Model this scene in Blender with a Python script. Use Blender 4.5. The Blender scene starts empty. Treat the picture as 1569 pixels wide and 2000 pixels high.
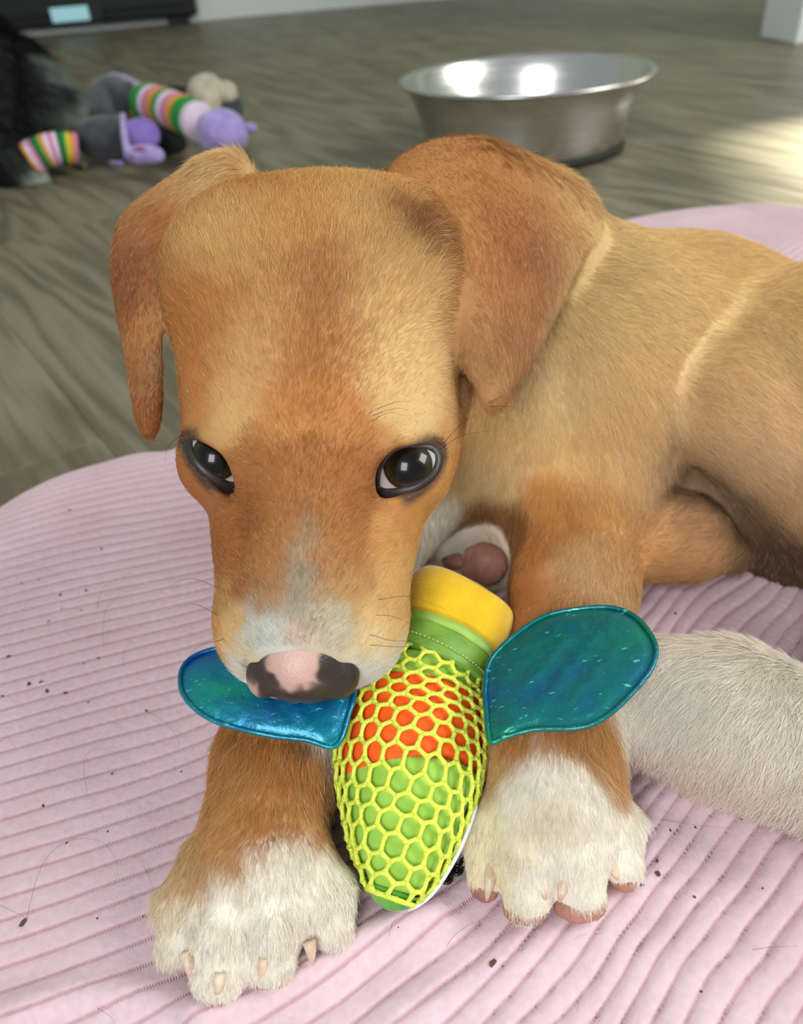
import bpy, bmesh, math, random
import numpy as np
from mathutils import Vector, Matrix
from mathutils.bvhtree import BVHTree
random.seed(4)
rng = np.random.default_rng(7)
V3 = lambda *a: np.array(a, dtype=float)

# ------------------------------------------------------------------ camera
F = 1570.0
PITCH = math.radians(38); ROLL = math.radians(4.5)
CAM = V3(0, 0, .285)
FWD = V3(0, math.cos(PITCH), -math.sin(PITCH))
R0 = V3(1, 0, 0); U0 = V3(0, math.sin(PITCH), math.cos(PITCH))
RIGHT = math.cos(ROLL)*R0 - math.sin(ROLL)*U0
UP = math.sin(ROLL)*R0 + math.cos(ROLL)*U0
cd = bpy.data.cameras.new('camera'); cam = bpy.data.objects.new('camera', cd)
bpy.context.scene.collection.objects.link(cam)
cd.sensor_fit = 'HORIZONTAL'; cd.sensor_width = 36
cd.lens = F/1569*36
M = Matrix([list(RIGHT)+[CAM[0]], list(UP)+[CAM[1]], list(-FWD)+[CAM[2]], [0, 0, 0, 1]])
M = Matrix(((RIGHT[0], UP[0], -FWD[0], CAM[0]), (RIGHT[1], UP[1], -FWD[1], CAM[1]), (RIGHT[2], UP[2], -FWD[2], CAM[2]), (0, 0, 0, 1)))
cam.matrix_world = M
cd.clip_start = .01
cd.dof.use_dof = True; cd.dof.focus_distance = .236
cd.dof.aperture_fstop = 1.0
cd.dof.aperture_fstop = (cd.lens/1000)/.0023   # a 2.3 mm pupil, as a phone has
bpy.context.scene.camera = cam

def at(x, y, d): return CAM + d*(FWD + (x-784.5)/F*RIGHT + (1000-y)/F*UP)
def gp(x, y, z=0.):
    v = FWD + (x-784.5)/F*RIGHT + (1000-y)/F*UP
    return CAM + v*((z-CAM[2])/v[2])
def prj(Pts):
    q = np.asarray(Pts)-CAM; d = q@FWD
    return 784.5+F*(q@RIGHT)/d, 1000-F*(q@UP)/d, d

# ------------------------------------------------------------------ world, light, exposure
sc = bpy.context.scene
sc.view_settings.view_transform = 'Standard'; sc.view_settings.look = 'None'
sc.view_settings.gamma = 1; sc.view_settings.use_curve_mapping = False
sc.view_settings.exposure = 0.34
W = bpy.data.worlds.new('daylight'); sc.world = W; W.use_nodes = True
nt = W.node_tree; bg = nt.nodes['Background']
bg.inputs[0].default_value = (.88, .98, 1.0, 1); bg.inputs[1].default_value = .31
def area(name, loc, target, sx, sy, power, col):
    l = bpy.data.lights.new(name, 'AREA'); l.shape = 'RECTANGLE'; l.size = sx; l.size_y = sy
    l.energy = power; l.color = col
    o = bpy.data.objects.new(name, l); sc.collection.objects.link(o)
    o.location = loc; o.rotation_euler = (Vector(target)-Vector(loc)).to_track_quat('-Z', 'Y').to_euler()
    return o
area('window_light', (2.25, .05, 1.55), (.05, .25, .05), 1.3, 1.3, 52, (1, 1, .96))
area('window_light_rear', (-.40, -1.1, 1.30), (-.05, .2, 0), .7, .9, 19, (.97, .98, 1))
sl = bpy.data.lights.new('sun', 'SUN'); sl.energy = 30.0; sl.angle = math.radians(2.5); sl.color = (1, .97, .9)
sun = bpy.data.objects.new('sun', sl); sc.collection.objects.link(sun)
SUND = V3(-.84, -.30, -.62); SUND /= np.linalg.norm(SUND)
sun.rotation_euler = Vector(SUND).to_track_quat('-Z', 'Y').to_euler()

# ------------------------------------------------------------------ helpers
def lin(c):
    c = np.asarray(c, float)/255.
    return np.where(c <= .04045, c/12.92, ((c+.055)/1.055)**2.4)
def L4(*c): return (*lin(c), 1.)
def obj(name, me, mat=None, parent=None):
    o = bpy.data.objects.new(name, me); sc.collection.objects.link(o)
    if mat is not None:
        for m in (mat if isinstance(mat, (list, tuple)) else [mat]): me.materials.append(m)
    if parent is not None: o.parent = parent
    return o
def tag(o, label=None, cat=None, group=None, kind=None):
    if label: o['label'] = label
    if cat: o['category'] = cat
    if group: o['group'] = group
    if kind: o['kind'] = kind
    return o
def empty(name, loc=(0, 0, 0)):
    o = bpy.data.objects.new(name, None); sc.collection.objects.link(o); o.location = loc
    o.empty_display_size = .02
    return o
def keep(child, parent):
    child.parent = parent
    child.matrix_parent_inverse = Matrix.Translation(-Vector(parent.location))
    return child
def mesh(name, v, f, smooth=True):
    me = bpy.data.meshes.new(name)
    me.from_pydata([tuple(map(float, p)) for p in v], [], [tuple(map(int, q)) for q in f]); me.update()
    if smooth: me.polygons.foreach_set('use_smooth', [True]*len(me.polygons))
    return me
def mesh_np(name, v, quads, smooth=True):
    me = bpy.data.meshes.new(name)
    v = np.ascontiguousarray(v, np.float32); n = quads.shape[1]
    me.vertices.add(len(v)); me.vertices.foreach_set('co', v.ravel())
    me.loops.add(quads.size); me.loops.foreach_set('vertex_index', quads.ravel().astype(np.int32))
    me.polygons.add(len(quads)); me.polygons.foreach_set('loop_start', np.arange(0, quads.size, n, dtype=np.int32))
    me.update(calc_edges=True); me.validate()
    if smooth: me.polygons.foreach_set('use_smooth', np.ones(len(me.polygons), bool))
    return me
def set_col(me, cols, name='col'):
    a = me.color_attributes.new(name, 'FLOAT_COLOR', 'POINT')
    c = np.ones((len(cols), 4), np.float32); c[:, :3] = cols
    a.data.foreach_set('color', c.ravel())
def tube(path, radii, seg=8, name='tube', caps=True, flat=None):
    path = [np.asarray(p, float) for p in path]; n = len(path)
    if np.isscalar(radii): radii = [radii]*n
    vs = []; fs = []; nrm = None
    for i in range(n):
        t = path[min(i+1, n-1)]-path[max(i-1, 0)]; t = t/(np.linalg.norm(t)+1e-12)
        if nrm is None:
            a = V3(0, 0, 1) if abs(t[2]) < .9 else V3(1, 0, 0)
            nrm = np.cross(t, a)
        nrm = nrm-t*(nrm@t); nrm /= np.linalg.norm(nrm)+1e-12
        b = np.cross(t, nrm)
        for k in range(seg):
            a = 2*math.pi*k/seg
            vs.append(path[i]+radii[i]*(math.cos(a)*nrm+math.sin(a)*b))
    for i in range(n-1):
        for k in range(seg):
            fs.append((i*seg+k, i*seg+(k+1) % seg, (i+1)*seg+(k+1) % seg, (i+1)*seg+k))
    if caps:
        fs.append(tuple(range(seg))[::-1]); fs.append(tuple((n-1)*seg+k for k in range(seg)))
    return vs, fs
class MB:
    def __init__(s): s.v = []; s.f = []
    def add(s, vf):
        o = len(s.v); s.v += list(vf[0]); s.f += [tuple(i+o for i in q) for q in vf[1]]; return s
    def build(s, name, mat, parent=None, smooth=True): return obj(name, mesh(name, s.v, s.f, smooth), mat, parent)
def lathe(profile, seg=96, center=(0, 0, 0)):
    vs = []; fs = []
    n = len(profile)
    for r, z in profile:
        for k in range(seg):
            a = 2*math.pi*k/seg; vs.append((center[0]+r*math.cos(a), center[1]+r*math.sin(a), center[2]+z))
    for i in range(n-1):
        for k in range(seg):
            fs.append((i*seg+k, i*seg+(k+1) % seg, (i+1)*seg+(k+1) % seg, (i+1)*seg+k))
    return vs, fs
def catmull(P, n, closed=False):
    P = np.asarray(P, float); out = []
    m = len(P)
    segs = m if closed else m-1
    for i in range(segs):
        p0 = P[(i-1) % m] if closed or i > 0 else 2*P[0]-P[1]
        p1 = P[i]; p2 = P[(i+1) % m]
        p3 = P[(i+2) % m] if closed or i+2 < m else 2*P[-1]-P[-2]
        for t in np.arange(n)/n:
            out.append(.5*((2*p1)+(-p0+p2)*t+(2*p0-5*p1+4*p2-p3)*t*t+(-p0+3*p1-3*p2+p3)*t**3))
    if not closed: out.append(P[-1])
    return np.array(out)
def vnoise(p, s, seed=0):
    """cheap smooth noise in -1..1 from rotated sines, p (n,3) metres, s = feature size"""
    r = np.random.default_rng(seed); o = np.zeros(len(p))
    for k in range(6):
        d = r.normal(size=3); d /= np.linalg.norm(d); fr = r.uniform(.7, 1.6)
        q = p@d; e = r.normal(size=3); e /= np.linalg.norm(e)
        o += np.sin(q*fr*2*math.pi/s+r.uniform(0, 6)+1.3*np.sin((p@e)*2*math.pi/s*.7+r.uniform(0, 6)))
    return o/4.

# ------------------------------------------------------------------ materials
def mat(name, color=(.5, .5, .5, 1), rough=.6, metal=0., **kw):
    m = bpy.data.materials.new(name); m.use_nodes = True
    b = m.node_tree.nodes['Principled BSDF']
    b.inputs['Base Color'].default_value = color
    b.inputs['Roughness'].default_value = rough; b.inputs['Metallic'].default_value = metal
    for k, v in kw.items(): b.inputs[k.replace('_', ' ')].default_value = v
    return m
def N(m, t, **kw):
    n = m.node_tree.nodes.new(t)
    for k, v in kw.items(): setattr(n, k, v)
    return n
def LK(m, a, ao, b, bi): m.node_tree.links.new(a.outputs[ao], b.inputs[bi])
def P(m): return m.node_tree.nodes['Principled BSDF']
def attr_mat(name, rough=.7, attr='col', noise=None, bump=None, **kw):
    m = mat(name, rough=rough, **kw)
    a = N(m, 'ShaderNodeAttribute', attribute_name=attr)
    src = a; so = 'Color'
    if noise:
        tc = N(m, 'ShaderNodeTexCoord'); nz = N(m, 'ShaderNodeTexNoise'); nz.inputs['Scale'].default_value = noise[0]
        nz.inputs['Detail'].default_value = 4
        LK(m, tc, 'Object', nz, 'Vector')
        mr = N(m, 'ShaderNodeMapRange'); mr.inputs[1].default_value = .3; mr.inputs[2].default_value = .7
        mr.inputs[3].default_value = 1-noise[1]; mr.inputs[4].default_value = 1+noise[1]
        LK(m, nz, 0, mr, 0)
        mx = N(m, 'ShaderNodeVectorMath', operation='SCALE')
        LK(m, a, 'Color', mx, 0); LK(m, mr, 0, mx, 'Scale'); src = mx; so = 0
    LK(m, src, so, P(m), 'Base Color')
    if bump: add_bump(m, *bump)
    return m
def add_bump(m, scale, strength, dist=.001, kind='ShaderNodeTexNoise', coord='Object', detail=4):
    tc = N(m, 'ShaderNodeTexCoord'); nz = N(m, kind); nz.inputs['Scale'].default_value = scale
    if kind == 'ShaderNodeTexNoise': nz.inputs['Detail'].default_value = detail
    LK(m, tc, coord, nz, 'Vector')
    b = N(m, 'ShaderNodeBump'); b.inputs['Strength'].default_value = strength; b.inputs['Distance'].default_value = dist
    LK(m, nz, 0, b, 'Height'); LK(m, b, 0, P(m), 'Normal')
def mottle(m, c1, c2, scale, lo=.35, hi=.65, detail=4, coord='Object'):
    tc = N(m, 'ShaderNodeTexCoord'); nz = N(m, 'ShaderNodeTexNoise'); nz.inputs['Scale'].default_value = scale
    nz.inputs['Detail'].default_value = detail
    LK(m, tc, coord, nz, 'Vector')
    cr = N(m, 'ShaderNodeValToRGB'); cr.color_ramp.elements[0].position = lo; cr.color_ramp.elements[1].position = hi
    cr.color_ramp.elements[0].color = c1; cr.color_ramp.elements[1].color = c2
    LK(m, nz, 0, cr, 0); LK(m, cr, 0, P(m), 'Base Color')
    return m

# ------------------------------------------------------------------ distance-field modeller
class Field:
    def __init__(s, lo, hi, h):
        s.lo = np.array(lo, float); s.h = h
        s.n = np.ceil((np.array(hi)-s.lo)/h).astype(int)+1
        s.D = np.full(tuple(s.n), .05, np.float32)
    def box(s, lo, hi):
        a = np.clip(np.floor((lo-s.lo)/s.h).astype(int), 0, s.n); b = np.clip(np.ceil((hi-s.lo)/s.h).astype(int)+1, 0, s.n)
        if (b <= a).any(): return None, None
        ax = [(s.lo[i]+s.h*np.arange(a[i], b[i])).astype(np.float32) for i in range(3)]
        g = np.meshgrid(*ax, indexing='ij')
        return (slice(a[0], b[0]), slice(a[1], b[1]), slice(a[2], b[2])), g
    def put(s, sl, d, k, sub=False):
        D = s.D[sl]
        if sub:
            h = np.clip(.5-.5*(D+d)/k, 0, 1); s.D[sl] = D*(1-h)+(-d)*h+k*h*(1-h)
        else:
            h = np.clip(.5+.5*(D-d)/k, 0, 1); s.D[sl] = D*(1-h)+d*h-k*h*(1-h)
    def cap(s, a, b, ra, rb, k=.008, sub=False):
        a = np.asarray(a); b = np.asarray(b); m = max(ra, rb)+k+.006
        sl, g = s.box(np.minimum(a, b)-m, np.maximum(a, b)+m)
        if sl is None: return
        ab = b-a; L2 = ab@ab+1e-12
        x, y, z = g[0]-a[0], g[1]-a[1], g[2]-a[2]
        t = np.clip((x*ab[0]+y*ab[1]+z*ab[2])/L2, 0, 1)
        d = np.sqrt((x-t*ab[0])**2+(y-t*ab[1])**2+(z-t*ab[2])**2)-(ra+(rb-ra)*t)
        s.put(sl, d, k, sub)
    def ell(s, c, r, axes=None, k=.008, sub=False):
        c = np.asarray(c); r = np.asarray(r, float); m = r.max()+k+.006
        sl, g = s.box(c-m, c+m)
        if sl is None: return
        x, y, z = g[0]-c[0], g[1]-c[1], g[2]-c[2]
        A = np.eye(3) if axes is None else np.asarray(axes)
        k0 = 0; k1 = 0
        for i in range(3):
            q = x*A[i][0]+y*A[i][1]+z*A[i][2]
            k0 = k0+(q/r[i])**2; k1 = k1+(q/r[i]**2)**2
        k0 = np.sqrt(k0); k1 = np.sqrt(k1)+1e-9
        s.put(sl, k0*(k0-1)/k1, k, sub)
    def sheet(s, pts, rad, k=.004):
        """union of spheres on a dense point sheet; rad per point"""
        pts = np.asarray(pts); rad = np.asarray(rad)
        m = rad.max()+k+.004
        sl, g = s.box(pts.min(0)-m, pts.max(0)+m)
        shp = g[0].shape
        d = np.full(shp, .05, np.float32)
        for p, r in zip(pts, rad):
            mm = r+.0045
            o = [sl[i].start for i in range(3)]
            a = np.clip(np.floor((p-mm-s.lo)/s.h).astype(int)-o, 0, shp); b = np.clip(np.ceil((p+mm-s.lo)/s.h).astype(int)+1-o, 0, shp)
            q = tuple(slice(a[i], b[i]) for i in range(3))
            e = np.sqrt((g[0][q]-p[0])**2+(g[1][q]-p[1])**2+(g[2][q]-p[2])**2)-r
            d[q] = np.minimum(d[q], e)
        s.put(sl, d, k)
    def blur(s, it=1):
        for _ in range(it):
            for ax in range(3):
                D = s.D; E = D.copy()
                a = [slice(None)]*3; b = [slice(None)]*3; c = [slice(None)]*3
                a[ax] = slice(1, -1); b[ax] = slice(0, -2); c[ax] = slice(2, None)
                E[tuple(a)] = .5*D[tuple(a)]+.25*(D[tuple(b)]+D[tuple(c)]); s.D = E
    def surf(s):
        D = s.D; h = s.h
        nx, ny, nz = D.shape
        sg = D < 0
        c = np.zeros((nx-1, ny-1, nz-1), np.int8)
        for dx in (0, 1):
            for dy in (0, 1):
                for dz in (0, 1):
                    c += sg[dx:nx-1+dx, dy:ny-1+dy, dz:nz-1+dz]
        act = (c > 0) & (c < 8)
        idx = np.argwhere(act); n = len(idx)
        ids = np.full(act.shape, -1, np.int64); ids[act] = np.arange(n)
        acc = np.zeros((n, 3)); cnt = np.zeros(n)
        cor = [(i, j, k) for i in (0, 1) for j in (0, 1) for k in (0, 1)]
        vals = {q: D[idx[:, 0]+q[0], idx[:, 1]+q[1], idx[:, 2]+q[2]] for q in cor}
        for q in cor:
            for ax in range(3):
                if q[ax]: continue
                r = list(q); r[ax] = 1; r = tuple(r)
                va, vb = vals[q], vals[r]; m = (va < 0) != (vb < 0)
                t = np.where(m, va/(va-vb+1e-20), 0)
                p = np.tile(np.array(q, float), (n, 1)); p[:, ax] += t
                acc[m] += p[m]; cnt[m] += 1
        v = s.lo+h*(idx+acc/cnt[:, None])
        quads = []
        for ax in range(3):
            u, w = [(1, 2), (2, 0), (0, 1)][ax]
            a = [slice(None)]*3; b = [slice(None)]*3
            a[ax] = slice(0, -1); b[ax] = slice(1, None)
            A = sg[tuple(a)]; B = sg[tuple(b)]
            e = np.argwhere(A != B)
            e = e[(e[:, u] > 0) & (e[:, w] > 0) & (e[:, u] < D.shape[u]-1) & (e[:, w] < D.shape[w]-1)]
            flip = A[e[:, 0], e[:, 1], e[:, 2]]
            def cell(du, dw):
                f = e.copy(); f[:, u] -= du; f[:, w] -= dw; return ids[f[:, 0], f[:, 1], f[:, 2]]
            q = np.stack([cell(1, 1), cell(0, 1), cell(0, 0), cell(1, 0)], 1)
            q[~flip] = q[~flip][:, ::-1]
            quads.append(q)
        q = np.concatenate(quads); q = q[(q >= 0).all(1)]
        return v, q
    def grad(s, p):
        g = np.zeros((len(p), 3))
        def smp(q):
            f = (q-s.lo)/s.h; f = np.clip(f, 0, s.n-1.001); i = f.astype(int); t = f-i; o = 0
            for dx in (0, 1):
                for dy in (0, 1):
                    for dz in (0, 1):
                        w = (t[:, 0] if dx else 1-t[:, 0])*(t[:, 1] if dy else 1-t[:, 1])*(t[:, 2] if dz else 1-t[:, 2])
                        o = o+w*s.D[i[:, 0]+dx, i[:, 1]+dy, i[:, 2]+dz]
            return o
        e = s.h
        for a in range(3):
            d = np.zeros(3); d[a] = e
            g[:, a] = smp(p+d)-smp(p-d)
        return g/(np.linalg.norm(g, axis=1)[:, None]+1e-9)

def softmin_blend(p, A, vals, tau, bias=None):
    tau = np.broadcast_to(np.asarray(tau, float), (len(p),))
    """value of the nearest anchors, blended"""
    out = np.zeros((len(p), vals.shape[1]))
    for i in range(0, len(p), 20000):
        q = p[i:i+20000]
        d = np.sqrt(((q[:, None, :]-A[None])**2).sum(2))
        if bias is not None: d = d-bias[None]
        w = np.exp(-(d-d.min(1)[:, None])/tau[i:i+20000, None])
        out[i:i+20000] = (w@vals)/w.sum(1)[:, None]
    return out

def make_hair(name, roots, normals, flow, length, cols, lift, width, parent, material, npts=5, jitter=.25, curl=.25, clump=None):
    n = len(roots)
    t = flow-normals*(flow*normals).sum(1)[:, None]
    t /= np.linalg.norm(t, axis=1)[:, None]+1e-9
    b = np.cross(normals, t)
    a = rng.normal(0, jitter, n)[:, None]
    t = t*np.cos(a)+b*np.sin(a)
    lf = np.clip(lift*(1+rng.normal(0, .35, n)), .05, 1.5)[:, None]
    ln = (length*np.clip(1+rng.normal(0, .22, n), .4, 1.7))[:, None]
    pos = np.zeros((n, npts, 3), np.float32)
    p = roots-normals*.0003; pos[:, 0] = p
    side = b*rng.normal(0, curl*.5, n)[:, None]
    for k in range(1, npts):
        s = (k-.5)/(npts-1)
        an = lf*(1.25-s*.75)
        d = t*np.cos(an)+normals*np.sin(an)+side*s
        d /= np.linalg.norm(d, axis=1)[:, None]
        p = p+d*ln/(npts-1); pos[:, k] = p
    hc = bpy.data.hair_curves.new(name)
    hc.add_curves([npts]*n)
    hc.points.foreach_set('position', pos.ravel())
    ra = hc.attributes.get('radius') or hc.attributes.new('radius', 'FLOAT', 'POINT')
    prof = np.array([1, 1, .85, .6, .15]) if npts == 5 else np.interp(np.linspace(0, 1, npts), [0, .5, 1], [1, .8, .1])
    rr = (width*np.clip(1+rng.normal(0, .2, n), .5, 1.6))[:, None]*prof[None]
    ra.data.foreach_set('value', rr.astype(np.float32).ravel())
    ca = hc.attributes.new('col', 'FLOAT_COLOR', 'CURVE')
    c4 = np.ones((n, 4), np.float32); c4[:, :3] = cols
    ca.data.foreach_set('color', c4.ravel())
    o = bpy.data.objects.new(name, hc); sc.collection.objects.link(o)
    hc.materials.append(material)
    if parent is not None: o.parent = parent
    return o
def scatter(v, q, n, wfun=None):
    tri = np.concatenate([q[:, [0, 1, 2]], q[:, [0, 2, 3]]])
    a, b, c = v[tri[:, 0]], v[tri[:, 1]], v[tri[:, 2]]
    ar = np.linalg.norm(np.cross(b-a, c-a), axis=1)
    if wfun is not None: ar = ar*wfun((a+b+c)/3)
    cs = np.cumsum(ar); r = rng.random(n)*cs[-1]; i = np.searchsorted(cs, r)
    u, w = rng.random(n), rng.random(n); f = u+w > 1; u[f] = 1-u[f]; w[f] = 1-w[f]
    return a[i]+(b-a)[i]*u[:, None]+(c-a)[i]*w[:, None]

def hair_mat(name, rough=.5, spec=.35):
    m = attr_mat(name, rough=rough); P(m).inputs['Specular IOR Level'].default_value = spec
    return m

# ------------------------------------------------------------------ setting: floor of boards
def wood_mat():
    m = mat('laminate', rough=.42)
    tc = N(m, 'ShaderNodeTexCoord'); oi = N(m, 'ShaderNodeObjectInfo')
    at_ = N(m, 'ShaderNodeAttribute', attribute_name='shift')   # per-board offset
    sep = N(m, 'ShaderNodeVectorMath', operation='ADD')
    LK(m, tc, 'Object', sep, 0)
    sc_ = N(m, 'ShaderNodeVectorMath', operation='SCALE'); sc_.inputs['Scale'].default_value = 37.
    cb = N(m, 'ShaderNodeCombineXYZ'); LK(m, oi, 'Random', cb, 'X'); LK(m, oi, 'Random', cb, 'Y'); LK(m, cb, 0, sc_, 0)
    LK(m, sc_, 0, sep, 1)
    # broad cathedral figure: distorted rings, stretched along the board (local X)
    mp = N(m, 'ShaderNodeMapping'); mp.inputs['Scale'].default_value = (1.1, 7.5, 1)
    LK(m, sep, 0, mp, 'Vector')
    n1 = N(m, 'ShaderNodeTexNoise'); n1.inputs['Scale'].default_value = 1.6; n1.inputs['Detail'].default_value = 1.5
    LK(m, mp, 0, n1, 'Vector')
    ml = N(m, 'ShaderNodeMath', operation='MULTIPLY'); ml.inputs[1].default_value = 16
    LK(m, n1, 0, ml, 0)
    fr = N(m, 'ShaderNodeMath', operation='PINGPONG'); fr.inputs[1].default_value = 1.0
    LK(m, ml, 0, fr, 0)
    mp2 = N(m, 'ShaderNodeMapping'); mp2.inputs['Scale'].default_value = (5, 95, 1)
    LK(m, sep, 0, mp2, 'Vector')
    n2 = N(m, 'ShaderNodeTexNoise'); n2.inputs['Scale'].default_value = 1.5; n2.inputs['Detail'].default_value = 5
    LK(m, mp2, 0, n2, 'Vector')
    mp3 = N(m, 'ShaderNodeMapping'); mp3.inputs['Scale'].default_value = (2.2, 6, 1)
    LK(m, sep, 0, mp3, 'Vector')
    n3 = N(m, 'ShaderNodeTexNoise'); n3.inputs['Scale'].default_value = 2.2; n3.inputs['Detail'].default_value = 3
    LK(m, mp3, 0, n3, 'Vector')
    a = N(m, 'ShaderNodeMath', operation='MULTIPLY_ADD'); a.inputs[1].default_value = .38
    LK(m, fr, 0, a, 0)
    b = N(m, 'ShaderNodeMath', operation='MULTIPLY'); b.inputs[1].default_value = .75; LK(m, n2, 0, b, 0); LK(m, b, 0, a, 2)
    c = N(m, 'ShaderNodeMath', operation='MULTIPLY_ADD'); c.inputs[1].default_value = .55; LK(m, n3, 0, c, 0); LK(m, a, 0, c, 2)
    cr = N(m, 'ShaderNodeValToRGB'); e = cr.color_ramp.elements
    e[0].position = .42; e[0].color = L4(80, 75, 58); e[1].position = 1.25 if False else 1.0; e[1].color = L4(130, 122, 100)
    x = cr.color_ramp.elements.new(.7); x.color = L4(101, 94, 72)
    LK(m, c, 0, cr, 0)
    hv = N(m, 'ShaderNodeHueSaturation'); LK(m, cr, 0, hv, 'Color')
    mr = N(m, 'ShaderNodeMapRange'); mr.inputs[3].default_value = .92; mr.inputs[4].default_value = 1.05; LK(m, oi, 'Random', mr, 0)
    LK(m, mr, 0, hv, 'Value'); LK(m, hv, 0, P(m), 'Base Color')
    bp = N(m, 'ShaderNodeBump'); bp.inputs['Strength'].default_value = .18; bp.inputs['Distance'].default_value = .001
    LK(m, c, 0, bp, 'Height'); LK(m, bp, 0, P(m), 'Normal')
    return m
WOOD = wood_mat()
SUB = mat('floor_joint', L4(84, 76, 64), .9)
floor = obj('floor', mesh('floor', [(-4, -3, -.006), (4, -3, -.006), (4, 4.2, -.006), (-4, 4.2, -.006)], [(0, 1, 2, 3)], False), SUB)
tag(floor, 'grey brown wood laminate floor boards', kind='structure')
def board_mesh(L, w):
    g = .0002; b = .0004; z0 = -.006
    x0, x1, y0, y1 = g, L-g, g, w-g
    v = [(x0, y0, z0), (x1, y0, z0), (x1, y1, z0), (x0, y1, z0), (x0, y0, -b), (x1, y0, -b), (x1, y1, -b), (x0, y1, -b),
         (x0+b, y0+b, 0), (x1-b, y0+b, 0), (x1-b, y1-b, 0), (x0+b, y1-b, 0)]
    f = [(8, 9, 10, 11)]
    for i in range(4):
        j = (i+1) % 4; f += [(i, j, 4+j, 4+i), (4+i, 4+j, 8+j, 8+i)]
    return mesh('plank', v, f, False)
BW, BL = .19, 1.28
bm0 = board_mesh(BL, BW); bm0.materials.append(WOOD)
az = math.radians(-33)        # boards run away to the upper left
dx = V3(math.sin(az), math.cos(az), 0); dy = V3(-dx[1], dx[0], 0)
cnt = 0
for r in range(-22, 26):
    off = ((r*.37) % 1)*BL
    for k in range(-3, 6):
        o3 = dy*(r*BW)+dx*(k*BL-off)+V3(.3, .4, 0)
        ctr = o3+dx*BL/2
        if not (-3.0 < ctr[0] < 3.4 and -.6 < ctr[1] < 4.2): continue
        o = bpy.data.objects.new('plank', bm0); sc.collection.objects.link(o)
        o.matrix_world = Matrix(((dx[0], dy[0], 0, o3[0]), (dx[1], dy[1], 0, o3[1]), (0, 0, 1, 0), (0, 0, 0, 1)))
        o.parent = floor

# far wall, baseboard, door trim
WALL = mat('wall_paint', L4(196, 205, 190), .8); add_bump(WALL, 60, .1, .002)
WHITE = mat('white_paint', L4(225, 230, 228), .45); add_bump(WHITE, 12, .05, .002)
def boxm(lo, hi, bev=.002):
    bm = bmesh.new(); bmesh.ops.create_cube(bm, size=1)
    for v in bm.verts:
        for i in range(3): v.co[i] = lo[i]+(v.co[i]+.5)*(hi[i]-lo[i])
    if bev: bmesh.ops.bevel(bm, geom=bm.edges[:], offset=bev, segments=2, affect='EDGES', profile=.6)
    me = bpy.data.meshes.new('b'); bm.to_mesh(me); bm.free(); return me
def orient(o, origin, az_deg):
    a = math.radians(90-az_deg); o.location = tuple(origin); o.rotation_euler = (0, 0, a); return o
wa = gp(390, 42); 
w = orient(obj('wall_back', boxm((-2.2, .012, 0), (2.88, .12, 2.5), .002), WALL), wa, 85); tag(w, kind='structure')
w = orient(obj('baseboard_back', boxm((-2.2, 0, .0), (2.88, .014, .085), .003), WHITE), wa, 85); tag(w, kind='structure')
ta = gp(1546, 86)
w = orient(obj('trim_1', boxm((0, -.012, 0), (.30, .10, 2.1), .004), WHITE), ta, 78); tag(w, 'white painted door casing standing on the floor', kind='structure')
# right-hand wall with the window the sun comes through
def wall_with_hole(x0, x1, y0, y1, z0, z1, hy0, hy1, hz0, hz1):
    b = MB()
    for lo, hi in (((x0, y0, z0), (x1, hy0, z1)), ((x0, hy1, z0), (x1, y1, z1)), ((x0, hy0, z0), (x1, hy1, hz0)), ((x0, hy0, hz1), (x1, hy1, z1))):
        v = [(x, y, z) for x in (lo[0], hi[0]) for y in (lo[1], hi[1]) for z in (lo[2], hi[2])]
        b.add((v, [(0, 1, 3, 2), (4, 6, 7, 5), (0, 4, 5, 1), (2, 3, 7, 6), (0, 2, 6, 4), (1, 5, 7, 3)]))
    return b
WH = (1.163, 1.818, .93, 1.512)
wb = wall_with_hole(2.40, 2.48, -1.6, 3.8, 0, 2.5, *WH)
def slant(v): return [(x, y, z+(.045-(y-WH[0])*.13) if abs(z-WH[3]) < .02 and WH[0]-.001 <= y <= WH[1]+.001 else z) for x, y, z in v]  # top edge of the opening sloped to shape the sun patch on floor and cushion
wb.v = slant(wb.v)
w = wb.build('wall_right', WALL, smooth=False); tag(w, kind='structure')
fr = MB()
for lo, hi in (((2.41, WH[0], WH[2]), (2.45, WH[0]+.018, WH[3])), ((2.41, WH[1]-.018, WH[2]), (2.45, WH[1], WH[3])), ((2.41, WH[0], WH[2]), (2.45, WH[1], WH[2]+.018)), ((2.41, WH[0], WH[3]-.018), (2.45, WH[1], WH[3]))):
    v = [(x, y, z) for x in (lo[0], hi[0]) for y in (lo[1], hi[1]) for z in (lo[2], hi[2])]
    fr.add((v, [(0, 1, 3, 2), (4, 6, 7, 5), (0, 4, 5, 1), (2, 3, 7, 6), (0, 2, 6, 4), (1, 5, 7, 3)]))
fr.v = slant(fr.v)
w = fr.build('window_1', WHITE, smooth=False); tag(w, kind='structure')

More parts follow.
